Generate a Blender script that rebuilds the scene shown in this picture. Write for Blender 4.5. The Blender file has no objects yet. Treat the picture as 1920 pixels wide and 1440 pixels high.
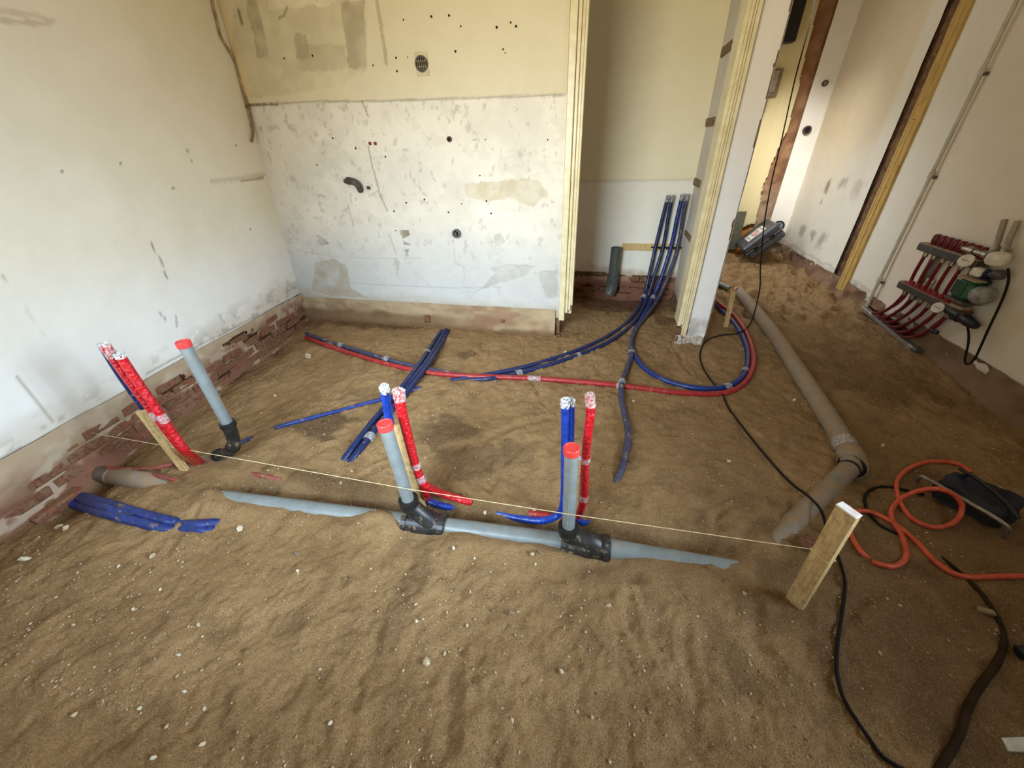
import bpy, math, random
import numpy as np
from mathutils import Matrix, Vector

random.seed(7)
rng = np.random.default_rng(7)
S = bpy.context.scene
COL = S.collection

# ------------------------------------------------------------------ camera
F = 706.0
HC = 1.4
def unit(v):
    v = np.asarray(v, float)
    return v/np.linalg.norm(v)
_dn = unit([1001-960, 1847-720, F])
_vy = np.array([1150-960, 268-720, F]); _vy = unit(_vy-_dn*np.dot(_vy, _dn))
_vx = np.cross(_dn, _vy)
R = np.array([_vx, _vy, -_dn])
EYE = np.array([0, 0, HC])
cam = bpy.data.objects.new('camera', bpy.data.cameras.new('camera'))
COL.objects.link(cam)
rt, up, bk = R@[1, 0, 0], -(R@[0, 1, 0]), -(R@[0, 0, 1])
cam.matrix_world = Matrix(((rt[0], up[0], bk[0], 0), (rt[1], up[1], bk[1], 0), (rt[2], up[2], bk[2], HC), (0, 0, 0, 1)))
cam.data.sensor_width = 36
cam.data.lens = F/1920*36
cam.data.clip_start = 0.02
S.camera = cam

# ------------------------------------------------------------------ light
S.view_settings.view_transform = 'Standard'
S.view_settings.look = 'None'
S.view_settings.gamma = 1
S.view_settings.use_curve_mapping = False
S.view_settings.exposure = 0.92
W = bpy.data.worlds.new('world'); S.world = W
W.use_nodes = True
W.node_tree.nodes['Background'].inputs[0].default_value = (0.80, 0.88, 1.0, 1)
W.node_tree.nodes['Background'].inputs[1].default_value = 0.6

def area(name, loc, aim, sx, sy, power, color, spread=180):
    l = bpy.data.lights.new(name, 'AREA')
    l.shape = 'RECTANGLE'; l.size = sx; l.size_y = sy
    l.energy = power; l.color = color; l.spread = math.radians(spread)
    o = bpy.data.objects.new(name, l)
    o.location = loc
    o.rotation_euler = (Vector(aim)-Vector(loc)).to_track_quat('-Z', 'Y').to_euler()
    COL.objects.link(o)
    return o
# daylight through the window behind the camera: sky from above, sunlit ground from below
area('front_window_sky_light', (-1.35, -0.80, 1.75), (-0.65, 3.0, -0.05), 1.6, 1.2, 17, (0.64, 0.82, 1.0), 64)
area('front_window_ground_light', (-1.35, -0.80, 1.35), (0.05, 3.0, 2.0), 1.6, 1.0, 10, (1.0, 0.84, 0.52), 84)
# weaker daylight through the side window
area('window_sky_light', (2.50, 0.45, 1.75), (-2.65, 1.0, -0.05), 1.5, 1.2, 13, (0.60, 0.80, 1.0), 50)
area('window_ground_light', (2.50, 0.45, 1.35), (-2.2, 1.5, 1.7), 1.5, 1.0, 6, (1.0, 0.84, 0.54), 80)
# hall front door, then an added unseen source brightening the white strip
area('hall_window_light', (0.95, 5.25, 1.45), (1.75, 4.75, -0.1), 1.3, 1.6, 6.5, (0.88, 0.94, 1.0), 110)
area('hall_window_ground_light', (0.95, 5.25, 1.45), (2.43, 5.2, 2.2), 1.3, 1.6, 1.6, (1.0, 0.84, 0.55), 150)
area('hall_strip_fill', (1.35, 4.5, 2.70), (2.15, 6.2, 0.9), 0.5, 0.3, 3.2, (1.0, 0.96, 0.90), 46)

# ------------------------------------------------------------------ pixels to points
def ray(px, py): return R@unit([px-960, py-720, F])
def onz(px, py, z=0.0):
    d = ray(px, py); return EYE+d*((z-HC)/d[2])
def ony(px, py, y):
    d = ray(px, py); return EYE+d*(y/d[1])
def onx(px, py, x):
    d = ray(px, py); return EYE+d*(x/d[0])
LN = np.array([1, .102, -.07]); LC = -2.87+.102*3.05
def onl(px, py, off=0.0):
    d = ray(px, py); t = (LC+off-LN@EYE)/(LN@d); return EYE+t*d
def left_x(y, z): return LC-.102*y+.07*z
YB = 3.03
YA = 4.10
XR = 2.43
XA = 0.745
YF = 6.2

# ------------------------------------------------------------------ noise + ground height
def _hash(ix, iy, seed):
    h = (ix*374761393+iy*668265263+seed*1274126177) & 0xffffffff
    h = ((h ^ (h >> 13))*1274126177) & 0xffffffff
    return ((h ^ (h >> 16)) & 0xffff)/65535.0
def vnoise(x, y, seed=0):
    x = np.asarray(x, float); y = np.asarray(y, float)
    ix = np.floor(x).astype(np.int64); iy = np.floor(y).astype(np.int64)
    fx = x-ix; fy = y-iy
    fx = fx*fx*fx*(fx*(fx*6-15)+10); fy = fy*fy*fy*(fy*(fy*6-15)+10)
    a = _hash(ix, iy, seed); b = _hash(ix+1, iy, seed); c = _hash(ix, iy+1, seed); d = _hash(ix+1, iy+1, seed)
    return (a*(1-fx)+b*fx)*(1-fy)+(c*(1-fx)+d*fx)*fy-0.5
def fbm(x, y, seed=0, octs=4, gain=.5):
    s = 0; a = 1.0
    for i in range(octs):
        s = s+a*vnoise(x*2**i+17.3*i, y*2**i-9.1*i, seed+i); a *= gain
    return s
def sst(a, b, x):
    t = np.clip((x-a)/(b-a), 0, 1); return t*t*(3-2*t)
def seg_dist(x, y, pts):
    d = np.full(np.shape(x), 1e9)
    for (ax, ay), (bx, by) in zip(pts[:-1], pts[1:]):
        vx, vy = bx-ax, by-ay; L = vx*vx+vy*vy+1e-12
        t = np.clip(((x-ax)*vx+(y-ay)*vy)/L, 0, 1)
        d = np.minimum(d, np.hypot(x-ax-t*vx, y-ay-t*vy))
    return d
# drain run axis on the ground
DRA, DRB = onz(390, 926)[:2], onz(1350, 1056)[:2]
DRAIN_Z = -0.002
def drain_s(x, y):
    u = unit(DRB-DRA); rx, ry = x-DRA[0], y-DRA[1]
    return rx*u[0]+ry*u[1], -rx*u[1]+ry*u[0]
HOLES = []     # (x, y, radius, depth)
DIPS = []      # (polyline, half width, depth)
RIDGES = []
rf = np.random.default_rng(31)
for k in range(46):     # boot scrapes and drags in the sand
    x = rf.uniform(-1.9, 1.9); y = rf.uniform(.25, 2.9); a = rf.uniform(.6, 1.9); L = rf.uniform(.06, .22)
    DIPS.append(([(x-L*math.cos(a), y-L*math.sin(a)), (x+L*.3*math.cos(a+.5), y+L*.3*math.sin(a+.5)), (x+L*math.cos(a), y+L*math.sin(a))], rf.uniform(.010, .026), rf.uniform(.004, .010)))
for k in range(60):     # footprints in the hall
    x = rf.uniform(.95, 2.4); y = rf.uniform(3.6, 6.0); a = rf.uniform(0, 3.1)
    DIPS.append(([(x-.09*math.cos(a), y-.09*math.sin(a)), (x+.09*math.cos(a), y+.09*math.sin(a))], .045, rf.uniform(.018, .04)))
def ground(x, y):
    x = np.asarray(x, float); y = np.asarray(y, float)
    h = .026*fbm(x*1.5, y*1.5, 3, 2)+.013*fbm(x*4.5+2, y*4.5, 11, 3)+.011*fbm(x*17, y*17, 23, 4, .7)
    # stretched drag marks, running away from the camera
    u = x*.35+y*.94; v = x*.94-y*.35
    h = h+.006*fbm(x*48, y*48, 29, 3, .6)*sst(.28, -.1, vnoise(x*2.3, y*2.3, 91))
    h = h+.007*np.abs(fbm(v*9, u*2.6, 41, 3))
    hall = sst(3.2, 3.9, y)*sst(.8, 1.1, x)
    h = h+hall*(.050*fbm(x*7, y*7, 51, 4, .6)+.012)
    # low along the left wall footing and the right wall
    h = h-.075*sst(.55, .05, x-left_x(y, 0))*sst(.0, .8, y)*(1-.8*sst(2.4, 3.0, y))
    h = h-.05*sst(.45, .05, XR-x)*sst(2.9, 2.3, y)
    # closet floor is dug a little lower towards its back wall
    h = h-.03*sst(3.2, 3.9, y)*sst(.75, .6, x)
    # spoil heaped on the near side of the drain, trench on its far side
    s, t = drain_s(x, y)
    along = sst(-.12, .05, s)*sst(2.5, 2.25, s)
    n = vnoise(x*9, y*9, 77)+.6*vnoise(x*22, y*22, 78)
    cover = 0.038*np.exp(-((s-.93)/.10)**2)+.040*np.exp(-((s-.0)/.11)**2)+.075*np.exp(-((s-2.50)/.10)**2)
    tees = np.exp(-((s-1.13)/.11)**2)+np.exp(-((s-1.88)/.12)**2)
    near = np.exp(-((t+.075)/.055)**2)*(.022+.016*n-.045*tees)
    over = np.exp(-((t+.005)/.05)**2)*cover
    trench = -.052*np.exp(-((t-.085)/.045)**2)*(1+.5*n)
    h = h*(1-.75*along*np.exp(-(t/.1)**2))+along*(near+over+trench)
    for px, py, r, dpt in HOLES:
        d = np.hypot(x-px, y-py); h = h-dpt*np.exp(-(d/r)**2)
    for pts, w, dpt in DIPS:
        cx = sum(p[0] for p in pts)/len(pts); cy = sum(p[1] for p in pts)/len(pts)
        R_ = max(math.hypot(p[0]-cx, p[1]-cy) for p in pts)+3*w
        m = (np.abs(x-cx) < R_) & (np.abs(y-cy) < R_)
        if np.ndim(h) == 0:
            if m: h = h-dpt*np.exp(-(seg_dist(x, y, pts)/w)**2)+.4*dpt*np.exp(-((seg_dist(x, y, pts)-1.9*w)/(.6*w))**2)
        elif m.any():
            d = seg_dist(x[m], y[m], pts)
            h[m] += -dpt*np.exp(-(d/w)**2)+.4*dpt*np.exp(-((d-1.9*w)/(.6*w))**2)
    return h
HOLES += [(*onz(127, 935)[:2], .10, .05), (*onz(173, 885)[:2], .10, .06), (*onz(574, 628)[:2], .05, .03), (*onz(1612, 884)[:2], .07, .05)]
def gz(x, y): return float(ground(np.float64(x), np.float64(y)))
def G(px, py, dz=0.0):
    z = 0.0
    for i in range(7):
        p = onz(px, py, z+dz); z = gz(p[0], p[1])
    return onz(px, py, z+dz)

# ------------------------------------------------------------------ materials
def lin(c):
    c = [v/255 for v in c]
    return tuple(v/12.92 if v <= .04045 else ((v+.055)/1.055)**2.4 for v in c)
class NT:
    def __init__(s, name):
        s.m = bpy.data.materials.new(name); s.m.use_nodes = True
        s.t = s.m.node_tree; s.b = s.t.nodes['Principled BSDF']
    def n(s, typ, **kw):
        o = s.t.nodes.new(typ)
        for k, v in kw.items():
            if k.startswith('i_'): o.inputs[k[2:].replace('_', ' ')].default_value = v
            else: setattr(o, k, v)
        return o
    def l(s, a, b): s.t.links.new(a, b)
    def coord(s, kind='Object'):
        return s.n('ShaderNodeTexCoord').outputs[kind]
    def pos(s):
        return s.n('ShaderNodeNewGeometry').outputs['Position']
    def noise(s, vec, scale, detail=4, rough=.55):
        o = s.n('ShaderNodeTexNoise'); o.inputs['Scale'].default_value = scale
        o.inputs['Detail'].default_value = detail; o.inputs['Roughness'].default_value = rough
        s.l(vec, o.inputs['Vector']); return o.outputs['Fac']
    def ramp(s, fac, stops):
        o = s.n('ShaderNodeValToRGB'); e = o.color_ramp.elements
        while len(e) < len(stops): e.new(.5)
        for el, (p, c) in zip(e, stops): el.position = p; el.color = (*c, 1) if len(c) == 3 else c
        s.l(fac, o.inputs[0]); return o.outputs[0]
    def mix(s, fac, a, b, mode='MIX'):
        o = s.n('ShaderNodeMix', data_type='RGBA', blend_type=mode)
        for v, i in ((fac, 0), (a, 6), (b, 7)):
            if hasattr(v, 'links'): s.l(v, o.inputs[i])
            elif i == 0: o.inputs[0].default_value = v
            else: o.inputs[i].default_value = (*v, 1)
        return o.outputs[2]
    def attr(s, name):
        return s.n('ShaderNodeAttribute', attribute_name=name)
    def bump(s, h, strength=.3, dist=.01, prev=None):
        o = s.n('ShaderNodeBump'); o.inputs['Strength'].default_value = strength; o.inputs['Distance'].default_value = dist
        s.l(h, o.inputs['Height'])
        if prev is not None: s.l(prev, o.inputs['Normal'])
        return o.outputs[0]
    def out(s, col=None, rough=None, metal=None, normal=None, spec=None, **kw):
        def put(k, v):
            if v is None: return
            if hasattr(v, 'links'): s.l(v, s.b.inputs[k])
            else: s.b.inputs[k].default_value = (*v, 1) if isinstance(v, tuple) and len(v) == 3 else v
        put('Base Color', col); put('Roughness', rough); put('Metallic', metal); put('Normal', normal); put('Specular IOR Level', spec)
        for k, v in kw.items(): put(k.replace('_', ' '), v)
        return s.m
MATS = {}
def simple(name, c1, c2=None, rough=.5, metal=0, scale=30, bump=.0, bscale=80, bdist=.003, spec=.5, dust=0.0, **kw):
    """two-tone noisy paint, optional fine bump and sand dust"""
    if name in MATS: return MATS[name]
    t = NT(name); v = t.pos()
    c2 = c2 or tuple(x*.8 for x in c1)
    col = t.mix(t.ramp(t.noise(v, scale, 4), [(.35, (0, 0, 0)), (.65, (1, 1, 1))]), c1, c2)
    r = rough
    if dust:
        f = t.ramp(t.noise(v, 22, 6, .7), [(.62-dust*.35, (0, 0, 0)), (.72-dust*.2, (1, 1, 1))])
        col = t.mix(f, col, lin((150, 122, 90)))
        r = t.mix(f, (rough,)*3, (.95,)*3)
    nm = t.bump(t.noise(v, bscale, 3), bump, bdist) if bump else None
    MATS[name] = t.out(col, r, metal, nm, spec, **kw)
    return MATS[name]

def make_sand():
    t = NT('damp_builders_sand'); v = t.pos()
    a, b = lin((180, 145, 101)), lin((150, 117, 76))
    col = t.mix(t.ramp(t.noise(v, 2.2, 5, .6), [(.35, (0, 0, 0)), (.68, (1, 1, 1))]), a, b)
    col = t.mix(t.ramp(t.noise(v, 9, 5, .65), [(.50, (0, 0, 0)), (.72, (.55,)*3)]), col, lin((112, 84, 55)))
    col = t.mix(t.attr('damp_shade').outputs['Fac'], col, lin((84, 60, 37)))
    col = t.mix(t.attr('red').outputs['Fac'], col, lin((104, 66, 47)))
    g1 = t.noise(v, 260, 2, .6)
    col = t.mix(t.ramp(g1, [(.34, (.6,)*3), (.47, (0, 0, 0))]), col, lin((84, 62, 40)))
    col = t.mix(t.ramp(t.noise(v, 150, 3, .7), [(.56, (0, 0, 0)), (.68, (.5,)*3)]), col, lin((206, 176, 132)))
    vo = t.n('ShaderNodeTexVoronoi'); vo.inputs['Scale'].default_value = 95; t.l(v, vo.inputs['Vector'])
    sp = t.ramp(vo.outputs['Distance'], [(.07, (1, 1, 1)), (.13, (0, 0, 0))])
    pick = t.ramp(t.noise(v, 33, 2), [(.56, (0, 0, 0)), (.60, (1, 1, 1))])
    sp = t.mix(1.0, sp, pick, 'MULTIPLY')
    col = t.mix(sp, col, lin((196, 178, 146)))
    n = t.bump(t.noise(v, 34, 6, .75), .85, .020)
    n = t.bump(t.noise(v, 120, 4, .7), .6, .006, n)
    n = t.bump(g1, .8, .006, n)
    n = t.bump(sp, .5, .004, n)
    return t.out(col, .93, 0, n, .25)
def make_plaster(name, rough=.85, fine=.25):
    t = NT(name); v = t.pos()
    c = t.attr('col').outputs['Color']
    f = t.noise(v, 5, 6, .65)
    c = t.mix(t.ramp(f, [(.40, (0, 0, 0)), (.75, (.30,)*3)]), c, t.mix(1.0, c, (.84, .81, .75), 'MULTIPLY'))
    n = t.bump(t.noise(v, 14, 5, .6), fine, .010)
    n = t.bump(t.noise(v, 130, 3, .6), .14, .002, n)
    return t.out(c, rough, 0, n, .3)
def make_brick():
    t = NT('red_brick'); v = t.pos()
    info = t.n('ShaderNodeObjectInfo').outputs['Random']
    c = t.mix(info, lin((132, 78, 60)), lin((110, 68, 52)))
    c = t.mix(t.ramp(t.noise(v, 24, 6, .7), [(.38, (0, 0, 0)), (.58, (.85,)*3)]), c, lin((120, 96, 70)))
    c = t.mix(t.ramp(t.noise(v, 60, 3), [(.35, (.6,)*3), (.5, (0, 0, 0))]), c, lin((70, 38, 28)))
    return t.out(c, .93, 0, t.bump(t.noise(v, 70, 5, .7), .6, .006), .2)
def make_mortar():
    t = NT('footing_mortar'); v = t.pos()
    c = t.mix(t.ramp(t.noise(v, 8, 6, .7), [(.38, (0, 0, 0)), (.64, (1, 1, 1))]), lin((150, 128, 100)), lin((112, 84, 62)))
    c = t.mix(t.ramp(t.noise(v, 3.1, 4), [(.5, (0, 0, 0)), (.66, (.7,)*3)]), c, lin((118, 74, 56)))
    return t.out(c, .95, 0, t.bump(t.noise(v, 40, 6, .7), .8, .012), .2)
def make_wood(name, a, b, dust=.0):
    t = NT(name); v = t.coord('Object')
    m = t.n('ShaderNodeMapping'); m.inputs['Scale'].default_value = (60, 60, 5); t.l(v, m.inputs['Vector'])
    f = t.noise(m.outputs[0], 1.5, 5, .65)
    c = t.mix(t.ramp(f, [(.35, (0, 0, 0)), (.68, (1, 1, 1))]), a, b)
    if dust: c = t.mix(t.ramp(t.noise(t.pos(), 45, 5, .7), [(.5, (0, 0, 0)), (.62, (dust,)*3)]), c, lin((132, 104, 66)))
    return t.out(c, .75, 0, t.bump(f, .35, .003), .3)
M_SAND = make_sand(); M_PLASTER = make_plaster('old_plaster'); M_BRICK = make_brick(); M_MORTAR = make_mortar()
M_STAKE = make_wood('raw_pine', lin((214, 184, 130)), lin((176, 142, 92)), .5)
M_LATH = make_wood('yellow_lath', lin((206, 172, 104)), lin((160, 126, 66)))
M_WHITEEND = simple('white_painted_end', lin((232, 224, 220)), lin((214, 200, 196)), .7)
M_FRAME = simple('cream_gloss_paint', lin((226, 214, 176)), lin((208, 194, 152)), .32, scale=14, bump=.25, bscale=60)
M_FRAMEW = simple('white_gloss_paint', lin((222, 218, 204)), lin((196, 190, 172)), .4, scale=10, bump=.2, bscale=60)
M_GREY = simple('grey_pvc', lin((128, 134, 132)), lin((114, 120, 119)), .38, scale=18, dust=.06)
M_GREYD = simple('dusty_grey_pvc', lin((136, 136, 128)), lin((116, 112, 102)), .55, scale=14, dust=.75)
M_GREYK = simple('dark_grey_pvc', lin((82, 88, 82)), lin((68, 73, 68)), .4, scale=14, dust=.1)
M_BLACKF = simple('black_fitting', lin((44, 42, 41)), lin((28, 27, 27)), .42, scale=20, dust=.28)
M_RUBBER = simple('black_rubber', lin((28, 26, 25)), lin((18, 17, 17)), .5)
M_REDCAP = simple('red_plastic_cap', lin((216, 66, 60)), lin((198, 54, 50)), .45, scale=16, bump=.2)
M_RED = simple('red_insulation', lin((206, 22, 34)), lin((168, 10, 22)), .28, scale=60, bump=.9, bscale=66, bdist=.013, Coat_Weight=.4)
M_REDD = simple('dull_red_pipe', lin((168, 40, 40)), lin((140, 30, 32)), .4, scale=40, bump=.5, bscale=90, bdist=.006, dust=.12)
M_OLDRED = simple('dusty_red_pipe', lin((150, 74, 60)), lin((122, 56, 46)), .6, scale=30, dust=.3)
M_BLUE = simple('blue_insulation', lin((22, 66, 168)), lin((12, 44, 130)), .33, scale=50, bump=.6, bscale=80, bdist=.006, Coat_Weight=.25)
M_BLUED = simple('dark_blue_pipe', lin((24, 42, 92)), lin((16, 26, 64)), .36, scale=40, bump=.5, bscale=90, bdist=.006, dust=.06)
M_BLUEG = simple('dusty_blue_pipe', lin((66, 68, 96)), lin((46, 48, 78)), .55, scale=30, bump=.4, bscale=70, dust=.22)
M_BLUEL = simple('lower_blue_pipe', lin((30, 54, 124)), lin((18, 36, 92)), .5, scale=40, bump=.5, bscale=70, dust=.12)
M_ORANGE = simple('orange_hose', lin((214, 92, 58)), lin((188, 72, 44)), .4, scale=40)
M_CABLE = simple('black_cable', lin((38, 32, 30)), lin((26, 22, 20)), .85, scale=40, spec=.15)
M_CABLED = simple('dusty_cable', lin((58, 43, 29)), lin((46, 34, 23)), .95, scale=20, spec=.1)
M_CHAR = simple('charcoal_plastic', lin((82, 84, 88)), lin((64, 66, 70)), .42, scale=10)
M_BLACK = simple('black_plastic', lin((24, 24, 26)), lin((16, 16, 18)), .5)
M_DBLUE = simple('dark_blue_cloth', lin((40, 40, 54)), lin((22, 22, 32)), .75, scale=12, bump=.5, bscale=30, bdist=.01)
M_ALU = simple('dull_metal', lin((168, 160, 148)), lin((128, 120, 110)), .4, .7, scale=40)
M_BRASS = simple('nickel_brass', lin((176, 168, 148)), lin((130, 120, 100)), .35, .8, scale=60)
M_DKBAR = simple('manifold_bar_dark', lin((74, 68, 62)), lin((58, 52, 48)), .5, .2, scale=30)
M_TAN = simple('manifold_bar_dust', lin((168, 146, 118)), lin((140, 118, 94)), .8, scale=40)
M_MAROON = simple('maroon_cap', lin((104, 14, 26)), lin((76, 9, 18)), .4, scale=60)
M_MPIPE = simple('maroon_floor_pipe', lin((112, 24, 36)), lin((84, 14, 24)), .4, scale=40)
M_GREEN = simple('green_pump_housing', lin((30, 92, 54)), lin((22, 70, 42)), .5, scale=40)
M_WHITEP = simple('white_plastic', lin((222, 216, 204)), lin((200, 192, 178)), .4)
M_STRING = simple('mason_string', lin((226, 208, 160)), lin((206, 186, 138)), .8)
M_PAPER = simple('label_paper', lin((226, 224, 214)), lin((208, 206, 196)), .7)
M_REDINK = simple('red_ink', lin((196, 60, 64)), lin((178, 50, 56)), .7)
M_GREYINK = simple('grey_ink', lin((150, 150, 148)), None, .7)
M_GALV = simple('galvanised_duct', lin((150, 148, 142)), lin((124, 122, 116)), .5, .35, scale=16, dust=.25)
M_CONDUIT = simple('painted_conduit', lin((196, 188, 168)), lin((172, 166, 150)), .5, scale=14)
M_DRYFOAM = simple('wall_cavity', lin((126, 96, 66)), lin((88, 62, 42)), .95, scale=18, bump=.9, bscale=30, bdist=.02)
M_DARK = simple('dark_recess', lin((34, 26, 20)), lin((24, 18, 14)), .95)
M_OLDPIPE = simple('dark_plastic_stub', lin((84, 76, 70)), lin((64, 56, 52)), .6, scale=30)
M_PLUG = simple('brown_wall_plug', lin((96, 66, 44)), lin((72, 48, 32)), .8)
M_STONE = simple('pale_stone', lin((196, 176, 146)), lin((164, 142, 112)), .85, scale=50, bump=.5, bscale=120)
M_GREYSTONE = simple('grey_stone', lin((142, 122, 98)), lin((110, 92, 72)), .88, scale=40, bump=.5, bscale=120)
M_CHIP = simple('white_chip', lin((212, 200, 176)), lin((186, 172, 146)), .8, scale=40)
def make_film():
    t = NT('clear_tape_film'); v = t.pos()
    f = t.ramp(t.noise(v, 90, 4, .7), [(.40, (0, 0, 0)), (.62, (1, 1, 1))])
    c = t.mix(f, lin((206, 196, 190)), lin((236, 234, 232)))
    al = t.mix(f, (.16,)*3, (.62,)*3)
    return t.out(c, .18, 0, t.bump(t.noise(v, 110, 4), .8, .008), .6, Alpha=al)
M_FILM = make_film()
M_FOIL = simple('crumpled_foil', lin((214, 214, 214)), lin((188, 190, 192)), .3, .12, scale=90, bump=1.0, bscale=70, bdist=.015)

# ------------------------------------------------------------------ mesh building
class MB:
    def __init__(s): s.v = []; s.f = []; s.sm = []
    def add(s, vs, fs, smooth=False):
        o = len(s.v); s.v += [tuple(map(float, p)) for p in vs]
        s.f += [tuple(i+o for i in f) for f in fs]; s.sm += [smooth]*len(fs); return s
    def box(s, c, size, rot=None, bev=0.0):
        a = np.array(size, float)/2
        rot = np.eye(3) if rot is None else np.asarray(rot, float)
        c = np.array(c, float)
        b = min(bev, a.min()*.45)
        if b <= 0:
            P = [c+rot@(a*np.array(k)) for k in ((-1, -1, -1), (1, -1, -1), (1, 1, -1), (-1, 1, -1), (-1, -1, 1), (1, -1, 1), (1, 1, 1), (-1, 1, 1))]
            return s.add(P, [(0, 3, 2, 1), (4, 5, 6, 7), (0, 1, 5, 4), (1, 2, 6, 5), (2, 3, 7, 6), (3, 0, 4, 7)])
        # bevelled: 24 verts
        V = []; idx = {}
        for sx in (-1, 1):
            for sy in (-1, 1):
                for sz in (-1, 1):
                    sg = np.array([sx, sy, sz])
                    for ax in range(3):
                        q = sg*(a-b); q[ax] = sg[ax]*a[ax]
                        idx[(sx, sy, sz, ax)] = len(V); V.append(c+rot@q)
        Fc = []
        for ax in range(3):
            o1, o2 = [k for k in range(3) if k != ax]
            for sg in (-1, 1):
                q = []
                for (p, r_) in ((-1, -1), (1, -1), (1, 1), (-1, 1)):
                    k = [0, 0, 0]; k[ax] = sg; k[o1] = p; k[o2] = r_
                    q.append(idx[(*k, ax)])
                flip = (sg == 1) == (ax == 1)
                Fc.append(tuple(q[::-1]) if flip else tuple(q))
        for ax in range(3):    # edges along ax
            o1, o2 = [k for k in range(3) if k != ax]
            for p in (-1, 1):
                for r_ in (-1, 1):
                    k0 = [0, 0, 0]; k0[o1] = p; k0[o2] = r_; k0[ax] = -1
                    k1 = list(k0); k1[ax] = 1
                    q = [idx[(*k0, o1)], idx[(*k1, o1)], idx[(*k1, o2)], idx[(*k0, o2)]]
                    Fc.append(tuple(q))
        for sx in (-1, 1):
            for sy in (-1, 1):
                for sz in (-1, 1):
                    Fc.append(tuple(idx[(sx, sy, sz, ax)] for ax in range(3)))
        return s.add(V, Fc)
    def tube(s, pts, r, n=10, caps=True, smooth=True, flat=None):
        P = [np.array(p, float) for p in pts]; m = len(P)
        rr = [r]*m if np.isscalar(r) else list(r)
        T = []
        for i in range(m):
            a = P[max(i-1, 0)]; b = P[min(i+1, m-1)]; T.append(unit(b-a))
        ref = np.array([0, 0, 1.0]) if abs(T[0][2]) < .9 else np.array([1.0, 0, 0])
        N = unit(np.cross(np.cross(T[0], ref), T[0])); V = []
        for i in range(m):
            N = unit(N-T[i]*np.dot(N, T[i])); B = np.cross(T[i], N)
            for k in range(n):
                a = 2*math.pi*k/n
                w = 1.0
                off = (N*math.cos(a)+B*math.sin(a))*rr[i]
                if flat is not None: off = off+flat*np.dot(off, flat)*(1.0)
                V.append(P[i]+off)
        Fc = []
        for i in range(m-1):
            for k in range(n):
                k2 = (k+1) % n; Fc.append((i*n+k, i*n+k2, (i+1)*n+k2, (i+1)*n+k))
        s.add(V, Fc, smooth)
        if caps:
            s.add(V[:n], [tuple(range(n))[::-1]]); s.add(V[-n:], [tuple(range(n))])
        return s
    def cyl(s, p0, p1, r0, r1=None, n=16, caps=True):
        return s.tube([p0, p1], [r0, r0 if r1 is None else r1], n, caps)
    def ring(s, p0, p1, ro, ri, n=20):
        """hollow sleeve"""
        p0 = np.array(p0, float); p1 = np.array(p1, float); t = unit(p1-p0)
        ref = np.array([0, 0, 1.0]) if abs(t[2]) < .9 else np.array([1.0, 0, 0])
        N = unit(np.cross(np.cross(t, ref), t)); B = np.cross(t, N); V = []
        for p, r in ((p0, ro), (p1, ro), (p1, ri), (p0, ri)):
            for k in range(n):
                a = 2*math.pi*k/n; V.append(p+(N*math.cos(a)+B*math.sin(a))*r)
        Fc = []
        for j in range(4):
            for k in range(n):
                k2 = (k+1) % n; j2 = (j+1) % 4
                Fc.append((j*n+k, j*n+k2, j2*n+k2, j2*n+k))
        return s.add(V, Fc, False)
    def lathe(s, c, axis, prof, n=20):
        """prof: list of (distance along axis, radius)"""
        axis = unit(axis); c = np.array(c, float)
        pts = [c+axis*d for d, r in prof]
        ref = np.array([0, 0, 1.0]) if abs(axis[2]) < .9 else np.array([1.0, 0, 0])
        N = unit(np.cross(np.cross(axis, ref), axis)); B = np.cross(axis, N); V = []
        for (d, r), p in zip(prof, pts):
            for k in range(n):
                a = 2*math.pi*k/n; V.append(p+(N*math.cos(a)+B*math.sin(a))*r)
        Fc = []
        for j in range(len(prof)-1):
            for k in range(n):
                k2 = (k+1) % n; Fc.append((j*n+k, j*n+k2, (j+1)*n+k2, (j+1)*n+k))
        s.add(V, Fc, False)
        s.add(V[:n], [tuple(range(n))[::-1]]); s.add(V[-n:], [tuple(range(n))])
        return s
    def build(s, name, m, parent=None, origin=None):
        o = np.array(parent.location if parent is not None else (origin if origin is not None else (0, 0, 0)), float)
        me = bpy.data.meshes.new(name)
        me.from_pydata([tuple(np.array(p)-o) for p in s.v], [], s.f)
        me.polygons.foreach_set('use_smooth', s.sm)
        me.materials.append(m); me.update()
        ob = bpy.data.objects.new(name, me); COL.objects.link(ob)
        if parent is not None:
            ob.parent = parent
            while parent.parent is not None: parent = parent.parent
        else: ob.location = tuple(o)
        return ob
    def sub(s, name, m, parent):
        """sub-part: parent is a mesh part whose vertices are relative to the thing's base"""
        base = parent.parent.location
        o = np.array(base, float)
        me = bpy.data.meshes.new(name)
        me.from_pydata([tuple(np.array(p)-o) for p in s.v], [], s.f)
        me.polygons.foreach_set('use_smooth', s.sm); me.materials.append(m); me.update()
        ob = bpy.data.objects.new(name, me); COL.objects.link(ob); ob.parent = parent
        return ob
def thing(name, label, cat, loc, group=None):
    o = bpy.data.objects.new(name, None); o.empty_display_size = .05
    COL.objects.link(o); o.location = tuple(map(float, loc))
    o['label'] = label; o['category'] = cat
    if group: o['group'] = group
    return o
def tag(o, label, cat, group=None):
    o['label'] = label; o['category'] = cat
    if group: o['group'] = group
    return o
def struct(o): o['kind'] = 'structure'; return o
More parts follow.
